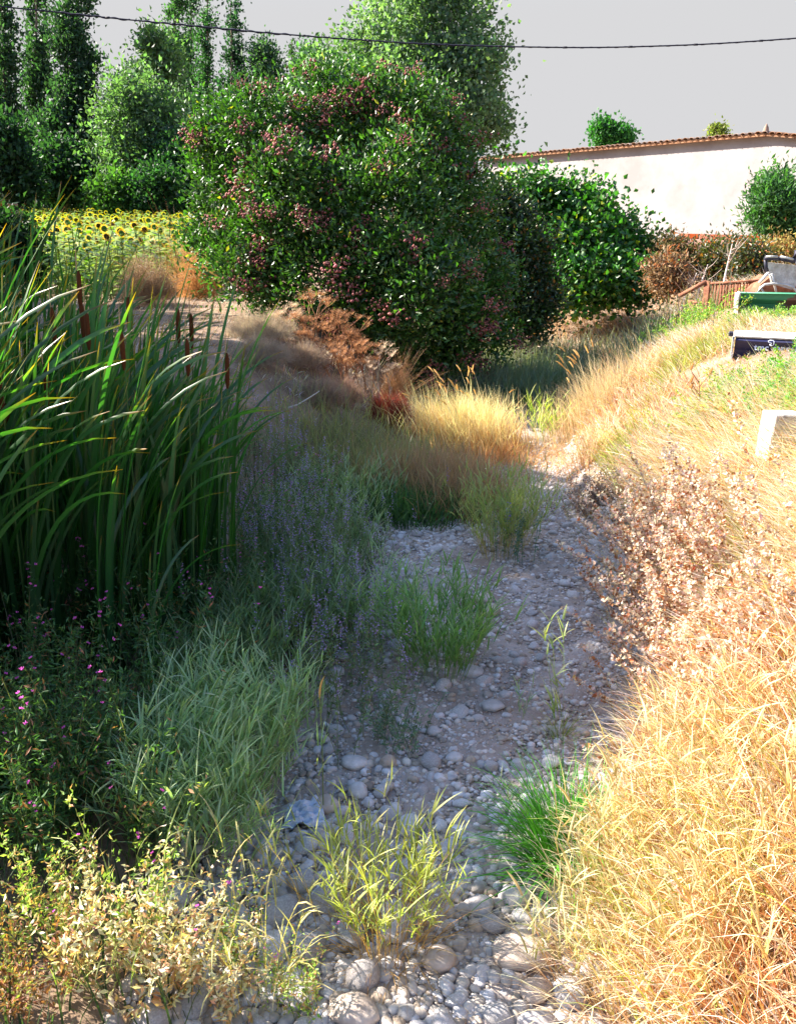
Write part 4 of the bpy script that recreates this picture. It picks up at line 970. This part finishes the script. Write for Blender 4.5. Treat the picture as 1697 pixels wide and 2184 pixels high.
dry_cloud('orange-leaved weed under the left flank of the elderberry', 420, 560, 17.5, 45, 4000, (.38, .2, .08), L=.12, W=.009)
dry_cloud('brown dry weed at the right foot of the umbel stalks', 845, 790, 12.5, 35, 3000, (.30, .17, .09), L=.1, W=.005)
# dead umbel stalks
def umbel(label, u, v, Y, vtop, seed, col=(.34, .17, .085)):
    p = at(u, v, Y); z = G(p.x, p.y); top = at(u, vtop, Y).z - z; rr = random.Random(seed); t = plant('dead_umbel', label, 'dead plant', (p.x, p.y, z))
    def br(o, d, L, r, dep):
        e = o + d * L; A = Acc(); mid = (o + e) / 2 + Vector((rr.uniform(-.02, .02), 0, 0)); A.add(*tube([o, mid, e], [r, r * .85, r * .6], 4, jit(rng, col, 1, .12)[0]))
        acc.append(A)
        if dep == 0:
            n = 11; az = np.arange(n) * 6.28 / n; B = Acc(); B.add(*ribbons(np.tile(np.array(e), (n, 1)), az, .9, -.3, .08, .006, col, np.array(col) * 1.3, 2, taper=.2))
            tips = np.array(e) + np.stack([np.cos(az) * .06, np.sin(az) * .06, np.full(n, .05)], 1); tips = np.repeat(tips, 2, 0) + rng.normal(size=(n * 2, 3)) * .012
            B.add(*leaves(rng, tips, rng.normal(size=(n * 2, 3)), .013, .008, jit(rng, np.array(col) * .8, n * 2, .3))); heads.append(B); return
        for _ in range(rr.choice([2, 3, 3])):
            nd = (d + Vector((rr.uniform(-.75, .75), rr.uniform(-.6, .6), rr.uniform(-.05, .35)))).normalized(); br(e - d * L * rr.uniform(0, .35), nd, L * rr.uniform(.5, .8), r * .6, dep - 1)
    acc, heads = [], []
    br(Vector((0, 0, -.03)), Vector((rr.uniform(-.15, .25), rr.uniform(-.1, .1), 1)).normalized(), top * .40, .014, 3); br(Vector((.05, 0, -.03)), Vector((rr.uniform(.1, .5), rr.uniform(-.3, .3), 1)).normalized(), top * .34, .011, 3); br(Vector((-.05, 0, -.03)), Vector((rr.uniform(-.5, -.1), rr.uniform(-.3, .3), 1)).normalized(), top * .32, .011, 3)
    S = Acc()
    for A in acc: S.add(A.V[0], A.Q[0], None, A.C[0])
    S.build('stalk', M['plain'], t)
    for B in heads: B.build('seed_umbel', M['dry'], t)
for i, (u, v, Y, vt, lab) in enumerate([(615, 740, 12.9, 630, 'pale forked dead stalk at the left of the brown umbels'), (670, 770, 12.7, 610, 'brown dead umbel second from the left'), (705, 800, 12.6, 640, 'tallest tangle of brown dead umbels before the elderberry'),
                                  (745, 820, 12.4, 660, 'brown dead umbel right of the tallest tangle'), (780, 840, 12.2, 690, 'rusty dead umbel above the red dock'), (810, 850, 12.1, 720, 'pale seeded stalk rising just above the red dock'), (650, 800, 12.4, 700, 'low brown umbel in front of the tangle'), (725, 850, 12.0, 730, 'lower right dead umbel against the dark bush')]):
    umbel(lab, u, v, Y, vt, 300 + i, (.50, .38, .28) if i in (0, 5) else (.34, .17, .085))

# ------------------------------------------------------------ brown and golden grass at the head of the path
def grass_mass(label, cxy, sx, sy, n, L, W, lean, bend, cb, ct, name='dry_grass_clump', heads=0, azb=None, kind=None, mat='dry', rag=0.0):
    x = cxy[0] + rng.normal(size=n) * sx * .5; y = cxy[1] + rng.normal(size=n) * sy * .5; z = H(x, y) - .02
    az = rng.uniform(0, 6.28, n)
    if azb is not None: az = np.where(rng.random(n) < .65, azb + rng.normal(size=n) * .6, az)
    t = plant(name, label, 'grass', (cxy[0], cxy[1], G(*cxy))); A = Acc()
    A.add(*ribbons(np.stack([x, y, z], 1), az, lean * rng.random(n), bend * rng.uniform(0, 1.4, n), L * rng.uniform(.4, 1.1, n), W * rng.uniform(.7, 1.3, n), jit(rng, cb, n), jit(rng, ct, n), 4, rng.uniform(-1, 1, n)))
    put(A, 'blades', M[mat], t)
    for j in range(heads):
        a = rng.uniform(0, 6.28); r0 = rng.random() * sx * .5; hx, hy = cxy[0] + math.cos(a) * r0, cxy[1] + math.sin(a) * r0 * sy / sx; hz = G(hx, hy); le = rng.uniform(.05, .55); az_ = a if azb is None else azb + rng.normal() * .7; LL = L * rng.uniform(.95, 1.4)
        S = Acc(); o = np.array([hx, hy, hz]) - np.array(t.location); S.add(*ribbons([o], az_, le, .25, LL, .006, ct, ct, 5, rng.uniform(0, 3), taper=.2, pw=1))
        am = le + .125; e = o + np.array([math.cos(az_) * math.sin(am) * LL, math.sin(az_) * math.sin(am) * LL, math.cos(am) * LL]) * .985
        S.build('stalk', M['dry'], t); seedheads(rng, [tuple(e)], np.array([az_]), le + .4, .12, .02, (.60, .40, .16)).build('seed_head', M['dry'], t)
    return t
def g2(u, v): p = gnd(u, v); return (p.x, p.y)
grass_mass('golden sunlit grass clump with arching seed heads at the head of the path', g2(1000, 955), .62, .6, 4200, .78, .009, .45, .9, (.46, .22, .07), (.84, .70, .34), heads=26, azb=2.9)
grass_mass('orange dry grass right below the golden clump', g2(1060, 985), .3, .4, 900, .32, .008, .6, .9, (.42, .17, .06), (.55, .32, .13))
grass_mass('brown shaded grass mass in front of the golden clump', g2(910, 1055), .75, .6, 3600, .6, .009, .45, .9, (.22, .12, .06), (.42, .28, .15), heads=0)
grass_mass('brown grass mass left of the yellow-green pair', g2(985, 1085), .42, .5, 1800, .62, .009, .4, .9, (.24, .13, .07), (.42, .29, .15))
grass_mass('grey-green grass behind the mint on the upper left', g2(800, 1020), 1.0, .9, 3400, .6, .010, .5, 1.0, (.14, .15, .07), (.28, .27, .14), mat='grass')
grass_mass('dark leafy weeds under the brown grass at the left bed edge', g2(870, 1110), .6, .4, 1500, .42, .016, .8, .6, (.04, .09, .03), (.07, .15, .05), name='weed_patch', mat='grass')
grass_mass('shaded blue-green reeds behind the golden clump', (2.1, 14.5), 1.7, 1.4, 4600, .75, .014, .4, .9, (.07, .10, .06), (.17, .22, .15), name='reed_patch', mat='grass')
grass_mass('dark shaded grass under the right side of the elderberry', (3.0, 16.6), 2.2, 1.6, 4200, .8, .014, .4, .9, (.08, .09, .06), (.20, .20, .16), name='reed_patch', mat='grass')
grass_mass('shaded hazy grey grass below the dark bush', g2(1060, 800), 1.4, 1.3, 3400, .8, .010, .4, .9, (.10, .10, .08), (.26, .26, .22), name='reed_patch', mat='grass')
grass_mass('brown grass with nodding heads on the corner of the right bank', g2(1265, 890), .5, .8, 1800, .7, .008, .5, .8, (.36, .22, .10), (.70, .56, .34), heads=18, azb=3.0)

grass_mass('short orange grass at the sunlit head of the path', g2(1150, 985), .8, .9, 1500, .22, .008, .8, .8, (.46, .2, .07), (.74, .5, .24))
# ------------------------------------------------------------ right bank
def rb_points(n, y0, y1, d0, d1, pw=1.0, dp=1.0):
    y = y0 + (y1 - y0) * rng.random(n) ** pw; x = XR(y) + d0 + (d1 - d0) * rng.random(n) ** dp; return np.stack([x, y, H(x, y) - .02], 1)
def patchy(P, s, k): return wob(P[:, 0], P[:, 1], s, k)
STB, STT = np.array((.46, .20, .07)), np.array((.86, .74, .54))
def near_junk(P):
    x, y = P[:, 0], P[:, 1]
    return ((x > 3.2) & (x < 5.4) & (y > 8.2) & (y < 10.2)) | ((x > 4.2) & (x < 8.5) & (y > 12.0) & (y < 16.6))
def bank(name, label, P, L, W, lean, bend, azb, cb, ct, mat='dry', K=4, green=None, azs=.5):
    nj = near_junk(P); P = P[~(nj & (rng.random(len(P)) < .35))]; nj = near_junk(P)
    n = len(P); A = Acc(); L = np.where(nj, L * .30, L); az = np.where(rng.random(n) < .7, azb + rng.normal(size=n) * azs, rng.uniform(0, 6.28, n))
    c1 = jit(rng, cb, n, .2); c2 = jit(rng, ct, n, .15); q = rng.random(n) - .12 * patchy(P, 3.1, 5); m = q < np.where(P[:, 1] < 4.5, .46, .2); c2[m] = jit(rng, (.64, .32, .14), m.sum(), .2); c1[m] = jit(rng, (.34, .14, .05), m.sum(), .2); m = q > .70; c2[m] = jit(rng, (.90, .86, .76), m.sum(), .06); m = (q > .52) & (q < .62); c2[m] = jit(rng, (.80, .72, .24), m.sum(), .1)
    if green is not None:
        m = (patchy(P, 1.3, 3) + rng.normal(size=n) * .35) > green; c1[m] = jit(rng, (.20, .24, .04), m.sum()); c2[m] = jit(rng, (.45, .48, .10), m.sum())
    A.add(*ribbons(P, az, lean * rng.uniform(.3, 1.1, n), bend * rng.uniform(.2, 1.3, n), L * rng.uniform(.45, 1.1, n) * (1 + .2 * patchy(P, 2.2, 1)), W * rng.uniform(.7, 1.3, n), c1, c2, K, rng.uniform(-1, 1, n)))
    o = A.build(name, M[mat]); tag(o, label, 'grass', kind='stuff'); return o
bank('dry_grass', 'sunlit straw grass covering the front of the right bank', rb_points(14000, 1.5, 4.4, .05, 2.6, 1.0), .48, .0085, .55, 1.2, 2.8, STB, STT, green=.45)
bank('dry_grass', 'combed-over straw grass on the middle of the right bank', rb_points(36000, 4.3, 8.4, .42, 4.4, 1.0), .50, .008, 1.15, .45, 2.9, (.66, .44, .20), STT, green=.75, azs=.3)
bank('dry_grass', 'bleached grass on the upper right bank', rb_points(40000, 8.0, 14, .25, 6.0, 1.0), .30, .011, .7, .9, 2.6, STB * 1.05, STT * 1.1, green=.35)
bank('dry_grass', 'bleached grass around the junk on the right bank', rb_points(26000, 13.5, 27, .5, 13, 1.0), .24, .016, .6, .9, 2.4, STB * 1.1, STT * 1.1, green=.55, K=3)
P = np.stack([rng.uniform(1.5, 9, 16000), rng.uniform(16, 30, 16000), np.zeros(16000)], 1); P[:, 2] = H(P[:, 0], P[:, 1]) - .02; bank('dry_grass', 'dry straw grass under the climber mound', P, .42, .018, .6, .9, 2.4, STB, STT * 1.05, K=3)
P = region(12000, 10.2, 19.5, .3, 8.0); bank('short_grass', 'short dry grass and litter on the left bank', P, .16, .009, .9, .8, 1.0, (.28, .19, .12), (.42, .31, .20), K=3)
bank('bed_edge_grass', 'thin grass along the right edge of the path', rb_points(1100, 4.2, 9.5, -.2, .4, 1.0), .2, .007, .6, 1.0, 2.9, (.13, .13, .06), (.32, .30, .15), mat='grass')
# clumps standing on the front of the right bank
for (u, v, r, n, hh, nb, lab, cb, ct, ex) in [
    (1330, 1960, .22, 60, .62, 8, 'tall straw and green reed clump leaning over the bed at the right', (.36, .32, .07), (.66, .56, .22), 160),
    (1420, 1880, .25, 60, .6, 7, 'tall pale reed clump behind the leaning one on the right', (.42, .33, .10), (.68, .56, .26), 160),
    (1270, 2120, .18, 40, .5, 7, 'green and white-leaved grass clump at the bottom right of the stones', (.24, .32, .07), (.58, .56, .24), 80),
    (1440, 2130, .25, 50, .5, 7, 'broad-bladed straw grass at the bottom edge right', (.38, .33, .08), (.66, .55, .22), 200),
    (1600, 2080, .25, 55, .5, 7, 'yellow broad-bladed grass in the lower right corner', (.42, .36, .09), (.66, .55, .2), 200),
    (1640, 1860, .25, 50, .55, 7, 'tall yellow-white grass clump at the right edge', (.42, .36, .10), (.68, .58, .24), 160),
    (1560, 1960, .25, 50, .5, 7, 'dense straw grass between the corner and the pale reeds', (.42, .30, .09), (.68, .54, .22), 160),
    (1480, 1640, .25, 60, .45, 7, 'drooping grass where sun stripes meet the path', (.42, .28, .08), (.66, .52, .22), 160),
    (1600, 1620, .3, 60, .45, 6, 'tangled bleached grass at the right edge above the shaded hollow', (.45, .30, .10), (.68, .56, .28), 200),
    (1450, 1530, .2, 36, .4, 6, 'reddish-based grass at the edge of the path', (.42, .22, .08), (.64, .46, .22), 120),
    (1260, 985, .2, 40, .38, 6, 'sunlit grass tongue beside the path head', (.42, .32, .08), (.66, .52, .2), 160)]:
    reed_at(lab, u, v, r, n, hh, nb - 2, .22, .0095, cs=(.46, .24, .10), cb=tuple(.7 * np.array(cb) + .3 * np.array((.5, .25, .10))), ct=tuple(.6 * np.array(ct) + .4 * np.array((.88, .80, .60))), azm=2.9, droop=1.0, extra=(ex * 2, .5, .006, STB, STT), heads=4, headc=(.72, .55, .34), name='grass_clump', mat='dry')
# pale round-leaved shrub on the edge of the right bank
def shrub_round(label, u, v, r, n, hh, cl, L=.035, W=.026, nl=60, name='pale_shrub', mat='dry', brown=(.42, .18, .08), bf=.3, azm=None, lean=.7):
    p = gnd(u, v); P = np.array(p) + np.c_[rng.normal(size=(n, 2)) * r * .5, np.zeros(n)]; P[:, 2] = H(P[:, 0], P[:, 1])
    az = rng.uniform(0, 6.28, n) if azm is None else azm + rng.normal(size=n) * .8
    A, tips = herb(rng, P, hh * rng.uniform(.55, 1.1, n), az, lean * rng.random(n), .4, nl, L, W, (.4, .25, .15), cl, brown=brown, bfrac=bf, top_small=.8)
    t = plant(name, label, 'shrub', tuple(p)); put(A, 'foliage', M[mat], t); return t
PL = (.70, .53, .42)
shrub_round('pale pink-leaved shrub spilling over the path edge, upper part', 1440, 1250, .32, 90, .95, PL, nl=90, azm=2.9)
shrub_round('pale leaved shrub spilling over the path edge, middle part', 1480, 1370, .32, 90, .8, PL, nl=90, azm=2.9)
shrub_round('pale leaved shrub low at the edge of the path', 1510, 1450, .4, 80, .5, PL, azm=3.0)
shrub_round('rusty stemmed pale shrub behind the middle of the right bank', 1640, 1420, .4, 60, .5, PL, azm=3.0, bf=.4)
shrub_round('grey-violet shaded herb at the bend of the path', 1270, 1090, .28, 50, .42, (.18, .15, .14), L=.03, W=.014, name='herb', bf=.1)
for i, (u, v, r, hh, cl, lab) in enumerate([(1440, 720, .8, .4, (.16, .30, .05), 'yellow-flowered green weed patch left of the dark bucket'), (1630, 850, .6, .28, (.10, .30, .03), 'bright green weed patch in front of the dark bucket'), (1710, 860, .5, .3, (.12, .30, .05), 'green weed patch at the right edge below the dark bucket'),
                                   (1640, 690, .5, .2, (.16, .28, .06), 'green weeds growing in front of the green trough'), (1540, 880, .6, .3, (.26, .34, .06), 'yellowish weed patch below the bright green one')]):
    shrub_round(lab, u, v, r, 110, hh, cl, .045, .02, 34, name='green_weed', mat='grass', brown=(.5, .45, .1), bf=.15)
# woody bits
for (u, v, hh, ln, lab) in [(1490, 905, .42, -.05, 'forked rusty dead stem on the sunlit right bank'), (1372, 640, .45, .02, 'single dried teasel stalk before the climber mound'), (1275, 850, .75, .03, 'tall teasel stalk standing at the shaded bend of the right bank')]:
    p = gnd(u, v); t = plant('dead_stalk', lab, 'stalk', tuple(p)); a = Acc(); a.add(*tube([(0, 0, -.02), (ln * .4, 0, hh * .55), (ln, 0, hh)], [.008, .007, .004], 5, (.36, .15, .08)))
    a.build('stem', M['bark'], t)
    for k in range(4):
        f = rng.uniform(.4, .95); o = Vector((ln * f, 0, hh * f)); e = o + Vector((rng.choice([-1, 1]) * .09, 0, .12)); b = Acc(); b.add(*tube([o, e], [.005, .003], 4, (.36, .15, .08))); b.build('branch', M['bark'], t)
        h = seedheads(rng, [tuple(e)], np.array([0.0]), .1, .07, .03, (.45, .24, .10)); h.build('seed_head', M['dry'], t)

# ------------------------------------------------------------ junk on the right bank
def paint_mat(name, c1, c2, scale=3.0, thr=(.56, .6), rough=.5, bump=.2):
    m, n, out = base_mat(name); tcn = n.nodes.new('ShaderNodeTexCoord'); nz = n.nodes.new('ShaderNodeTexNoise'); nz.inputs['Scale'].default_value = scale; nz.inputs['Detail'].default_value = 5
    cr = n.nodes.new('ShaderNodeValToRGB'); cr.color_ramp.elements[0].position, cr.color_ramp.elements[1].position = thr
    cr.color_ramp.elements[0].color = (*c1, 1); cr.color_ramp.elements[1].color = (*c2, 1)
    n.links.new(tcn.outputs['Object'], nz.inputs[0]); n.links.new(nz.outputs[0], cr.inputs[0])
    p = n.nodes.new('ShaderNodeBsdfPrincipled'); p.inputs['Roughness'].default_value = rough; n.links.new(cr.outputs[0], p.inputs['Base Color'])
    bp = n.nodes.new('ShaderNodeBump'); bp.inputs['Strength'].default_value = bump; bp.inputs['Distance'].default_value = .01; n.links.new(nz.outputs[0], bp.inputs['Height']); n.links.new(bp.outputs[0], p.inputs['Normal'])
    n.links.new(p.outputs[0], out.inputs[0]); return m
M['greenpaint'] = paint_mat('green_paint', (.03, .22, .12), (.12, .07, .06), 2.2, (.57, .6))
M['bluepaint'] = paint_mat('navy_paint', (.02, .022, .075), (.035, .035, .07), 4, (.5, .7), .45)
M['whitepaint'] = noise_mat('white_paint', (.36, .33, .29), (.72, .70, .67), 7, .75, .3, 40)
M['rust'] = noise_mat('rusty_steel', (.16, .06, .035), (.34, .15, .09), 8, .9, .4, 60)
M['dark'] = noise_mat('dark_rubber', (.015, .015, .03), (.05, .05, .08), 8, .5, .2, 60)
M['print'] = noise_mat('white_print', (.55, .6, .75), (.65, .7, .8), 8, .6, 0)
def prism(prof, length, name, mat, parent, loc=(0, 0, 0), rz=0.0, th=.012, bev=True):
    """sheet-steel profile (y,z) extruded along x, with thickness"""
    n = len(prof); pr = [Vector((0, y, z)) for y, z in prof]; nm = []
    for i in range(n):
        d = (pr[min(i + 1, n - 1)] - pr[max(i - 1, 0)]).normalized(); nm.append(Vector((0, -d.z, d.y)))
    V = [(x, p.y + q.y * s, p.z + q.z * s) for x in (0, length) for s in (0, th) for p, q in zip(pr, nm)]
    f = lambda a, b, i: (a * 2 + b) * n + i; F = []
    for i in range(n - 1):
        F += [(f(0, 0, i), f(0, 0, i + 1), f(1, 0, i + 1), f(1, 0, i)), (f(0, 1, i), f(1, 1, i), f(1, 1, i + 1), f(0, 1, i + 1)), (f(0, 0, i), f(0, 1, i), f(0, 1, i + 1), f(0, 0, i + 1)), (f(1, 0, i), f(1, 0, i + 1), f(1, 1, i + 1), f(1, 1, i))]
    for i in (0, n - 1): F.append((f(0, 0, i), f(1, 0, i), f(1, 1, i), f(0, 1, i)))
    me = bpy.data.meshes.new(name); me.from_pydata(V, [], F); me.materials.append(mat); me.update(); return link(me, name, parent, loc, (0, 0, rz))
def plate(pts, th, name, mat, parent, loc=(0, 0, 0), axis='x'):
    n = len(pts); V = [(0, y, z) for y, z in pts] + [(th, y, z) for y, z in pts]
    F = [tuple(range(n))[::-1], tuple(range(n, 2 * n))] + [(i, (i + 1) % n, n + (i + 1) % n, n + i) for i in range(n)]
    me = bpy.data.meshes.new(name); me.from_pydata(V, [], F); me.materials.append(mat); me.update(); return link(me, name, parent, loc)
# green loader bucket
a0 = at(1575, 662, 13.6); a1 = at(1800, 652, 13.2); t = empty('loader_bucket', (a0.x, a0.y, G(a0.x, a0.y))); d = a1 - a0; t.rotation_euler = (0, 0, math.atan2(d.y, d.x)); hb = at(1575, 626, 13.6).z - t.location.z
tag(t, 'green loader bucket with peeled brown paint lying in the weeds at the right edge', 'loader bucket')
LBK = 2.3
prism([(.42, hb * .98), (.0, hb), (.015, hb * .72), (.12, hb * .45), (.16, .0), (.5, -.03)], LBK, 'shell', M['greenpaint'], t)
plate([(-.02, hb + .015), (.44, hb * .98), (.62, hb * .4), (.5, -.03), (.14, -.03), (.10, hb * .4), (-.01, hb * .7)], .02, 'side_plate', M['whitepaint'], t, (-.024, 0, 0))  # left plate coloured pale as if sunlit, right plate stays green
plate([(-.02, hb + .015), (.44, hb * .98), (.62, hb * .4), (.5, -.03), (.14, -.03), (.10, hb * .4), (-.01, hb * .7)], .02, 'side_plate', M['greenpaint'], t, (LBK + .004, 0, 0))
a = Acc(); a.add(*tube([(.0, -.014, hb + .012), (LBK, -.014, hb + .012)], .012, 6, (.03, .22, .12), True)); a.build('rim', M['greenpaint'], t)
# left cheek of the bucket: pale paint stands in for sunlight on it
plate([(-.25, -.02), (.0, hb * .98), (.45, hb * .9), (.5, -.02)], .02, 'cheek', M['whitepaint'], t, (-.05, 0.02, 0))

# navy bucket with print
a0 = at(1563, 758, 9.7); a1 = at(1690, 745, 9.5); gz = G(a0.x, a0.y) + .05; t = empty('loader_bucket', (a0.x, a0.y, gz)); d = a1 - a0; t.rotation_euler = (0, 0, math.atan2(d.y, d.x))
tag(t, 'navy blue loader bucket with white lettering and pale top in the weeds', 'loader bucket')
hb = at(1563, 722, 9.7).z - gz; wB = .84
prism([(.34, hb * .95), (.03, hb + .0), (.0, hb - .02), (.05, hb * .3), (.08, -.09)], wB, 'front_panel', M['bluepaint'], t)
mtop = bm_box(wB + .02, .30, .018, 'top_plate', M['whitepaint'], .003); link(mtop, 'top_plate', t, (wB / 2, .17, hb + .03), (R(5), 0, 0))
for x in (-.03, wB + .008):
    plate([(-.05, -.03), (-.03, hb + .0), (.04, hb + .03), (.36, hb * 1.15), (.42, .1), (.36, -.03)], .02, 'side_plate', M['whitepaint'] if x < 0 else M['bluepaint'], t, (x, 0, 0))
mb = bm_box(.05, .06, .05, 'lug', M['dark'], .008); link(mb, 'lug', t, (-.05, -.02, hb + .05)); link(mb, 'lug', t, (wB + .0, -.03, hb + .02))
for k in (0, 1):
    a = Acc(); a.add(*tube([(wB + .03, .02 + k * .05, hb + .0 + k * .05), (wB + .5, .1 + k * .05, hb + .3 + k * .05)], .018, 6, (.04, .04, .06), True)); a.build('arm', M['dark'], t)
cu = bpy.data.curves.new('lettering', 'FONT'); cu.body = 'tmc cancela'; cu.size = .085; cu.extrude = .0015; cu.offset = .003; cu.space_character = 1.15
tmp = bpy.data.objects.new('tmp', cu); C.objects.link(tmp); dg = bpy.context.evaluated_depsgraph_get(); me = bpy.data.meshes.new_from_object(tmp.evaluated_get(dg)); bpy.data.objects.remove(tmp)
me.materials.clear(); me.materials.append(M['print'])
tilt = math.atan2(.05, hb * .7 - .02)
o = link(me, 'lettering', t, (.20, -.004, hb * .40), (math.pi / 2 + tilt * -1, 0, R(0)))
# round emblem: an open rounded ring with a hook
lg = Acc(); pts = [(-.03, .012), (-.036, .03), (-.02, .042), (.02, .042), (.036, .028), (.036, -.02), (.02, -.036), (-.012, -.036), (-.016, -.018), (.006, -.014), (.01, .006), (-.024, .01)]
lg.add(*tube([(x, 0, z) for x, z in pts], .0055, 5, (.6, .65, .8))); lg.build('emblem', M['print'], t, (.36, -.012, hb * .83), scale=(.8, .8, .75), rot=(-tilt, 0, 0))

# rusty slatted frame
a0 = at(1512, 640, 15.8); a1 = at(1612, 628, 15.0); gz = G(a0.x, a0.y); t = empty('slatted_frame', (a0.x, a0.y, gz)); d = Vector((a1.x - a0.x, a1.y - a0.y, 0)); WL = d.length; t.rotation_euler = (0, 0, math.atan2(d.y, d.x))
tag(t, 'rusty steel frame with upright slats beside the green bucket', 'farm implement'); z0 = at(1512, 640, 15.8).z - gz; z1 = at(1512, 604, 15.8).z - gz; z2 = at(1612, 598, 15.0).z - gz
z0 = min(z0, .06)
a = Acc(); a.add(*box((WL / 2, 0, (z1 + z2) / 2), (WL + .04, .07, .035), Euler((0, -math.atan2(z2 - z1, WL), 0)).to_matrix())); a.build('top_rail', M['rust'], t)
a = Acc(); a.add(*box((WL / 2, .02, z0 + .05), (WL, .04, .05))); a.build('bottom_rail', M['rust'], t)
ms = bm_box(.036, .03, 1, 'slat', M['rust'], .003)
for i in range(15):
    x = .04 + (WL - .08) * i / 14; zt = z1 + (z2 - z1) * x / WL - .02; link(ms, 'slat', t, (x, .0, (z0 + zt) / 2), (0, random.uniform(-.05, .05), 0), (random.uniform(.8, 1.5), 1, zt - z0))
mp_ = bm_box(.12, .05, 1, 'end_post', M['rust'], .005); link(mp_, 'end_post', t, (-.06, -.02, (z0 + z1) / 2 + .01), None, (1, 1, z1 - z0 + .05))
a = Acc(); a.add(*box((0, 0, 0), (.62, .06, .06), Euler((0, R(-27), 0)).to_matrix())); a.build('drawbar', M['rust'], t, (-.36, -.04, z1 - .12))
a = Acc(); a.add(*box((0, 0, 0), (.32, .04, .05))); a.build('brace', M['rust'], t, (-.27, -.02, z0 + .12))
# pale machine with rollers and curved guard
Ym = 14.6; gp = lambda u, v, y=Ym: at(u, v, y)
b = gp(1655, 640); gz = G(b.x, b.y); t = empty('garden_machine', (b.x, b.y, gz)); tag(t, 'white panelled machine with black rollers and a curved white guard behind the green bucket', 'machine')
def rel(u, v, y=Ym): return gp(u, v, y) - t.location
def poly(pts, th, name, mat, y=Ym):
    P = [rel(u, v, y) for u, v in pts]; n = len(P); V = P + [p + Vector((0, th, 0)) for p in P]
    F = [tuple(range(n))[::-1], tuple(range(n, 2 * n))] + [(i, (i + 1) % n, n + (i + 1) % n, n + i) for i in range(n)]
    me = bpy.data.meshes.new(name); me.from_pydata(V, [], F); me.materials.append(mat); me.update(); return link(me, name, t)
poly([(1634, 559), (1696, 566), (1712, 600), (1694, 612), (1688, 618), (1646, 606)], .06, 'white_panel', M['whitepaint'])
poly([(1612, 622), (1622, 606), (1642, 590), (1655, 605), (1692, 612), (1705, 600), (1705, 640), (1610, 640)], .5, 'body', M['rust'], Ym + .12)
def rod(pts, r, name, mat, col=(.5, .5, .5), y=Ym - .03, n=8):
    a = Acc(); a.add(*tube([rel(u, v, y) for u, v in pts], r, n, col, True)); a.build(name, mat, t)
rod([(1630, 551), (1659, 551)], .032, 'roller', M['dark']); rod([(1661, 551), (1694, 557)], .036, 'roller', M['dark'])
rod([(1633, 547.5), (1657, 547.5)], .018, 'roller_pale_top', M['whitepaint'], y=Ym - .05); rod([(1664, 547.5), (1690, 553.5)], .02, 'roller_pale_top', M['whitepaint'], y=Ym - .05)  # pale strips along the tops of the dark rollers
rod([(1631, 553), (1634, 580)], .028, 'frame_tube', M['dark'], y=Ym + .01); rod([(1637, 582), (1627, 594), (1618, 603)], .024, 'strut', M['whitepaint'])
rod([(1644, 584), (1650, 605), (1656, 632)], .018, 'strut', M['whitepaint'], y=Ym - .06)
rod([(1612, 640), (1614, 625), (1620, 614), (1630, 607), (1650, 605), (1675, 608), (1690, 613), (1698, 622), (1702, 640)], .020, 'curved_guard', M['whitepaint'], y=Ym - .10)
rod([(1620, 612), (1627, 622), (1629, 640)], .014, 'guard_brace', M['whitepaint'], y=Ym - .10)
rod([(1692, 552), (1696, 538), (1712, 535)], .04, 'hood_tube', M['dark'], y=Ym + .02); rod([(1698, 560), (1712, 560)], .05, 'hood_tube', M['dark'], y=Ym + .02)
# white post with slab
p = gnd(1655, 985); t = empty('stone_post', (p.x, p.y, p.z)); tag(t, 'white square post with a slab seat standing in grass at the right edge', 'post'); zt = at(1655, 880, p.y).z - p.z
s = p.y / FPX
link(bm_box(.26, .2, zt, 'post', M['whitepaint'], .008), 'post', t, (0, 0, zt / 2), (0, R(2.5), R(8)))
link(bm_box(.5, .2, .05, 'slab', M['whitepaint'], .006), 'slab', t, (.33, .03, zt - .07), (0, R(5), R(8)))
# crumpled plastic sheet
p = gnd(650, 1760); t = empty('plastic_sheet', (p.x, p.y, p.z + .05)); rg = np.random.default_rng(9); n = 22; gx, gy = np.meshgrid(np.linspace(-1, 1, n), np.linspace(-1, 1, n))
edge = 1 - .18 * np.abs(np.sin(gx * 4 + gy * 2)); zz = .012 * np.sin(gx * 9 + gy * 4) + .014 * np.sin(gy * 11 - gx * 5) + rg.normal(size=gx.shape) * .004 + .03 * (1 - gx ** 2)
V = np.stack([gx * .115 * edge + .02 * gy, gy * .085 * (1 + .2 * gx), zz], -1).reshape(-1, 3); idx = (np.arange(n - 1)[:, None] * n + np.arange(n - 1)[None, :]); Q = np.stack([idx, idx + 1, idx + n + 1, idx + n], -1).reshape(-1, 4)
V2 = V - np.array([0, 0, .003]); Q2 = Q[:, ::-1] + n * n
M['plastic'] = noise_mat('plastic_sheet', (.42, .50, .62), (.62, .68, .80), 14, .35, .5, 50, spec=.5)
bpy.data.objects.remove(t)
o = link(np_mesh('plastic_sheet', np.concatenate([V, V2]), np.concatenate([Q, Q2]), None, None, M['plastic'], smooth=False), 'plastic_sheet', None, (p.x, p.y, p.z + .045), (R(8), 0, .2)); tag(o, 'crumpled pale blue plastic sheet on the stones beside the striped grass', 'litter')
# pale driftwood twig by the dry bushes
o_ = Acc(); p = gnd(655, 905); o_.add(*tube([(-.22, 0, .16), (-.1, 0, .20), (.02, 0, .27), (.16, 0, .36)], [.009, .008, .007, .004], 5, (.55, .5, .46))); q = o_.build('dead_branch', M['bark'], None, tuple(p)); tag(q, 'pale bare branch lying over the dry weeds on the left bank', 'branch')
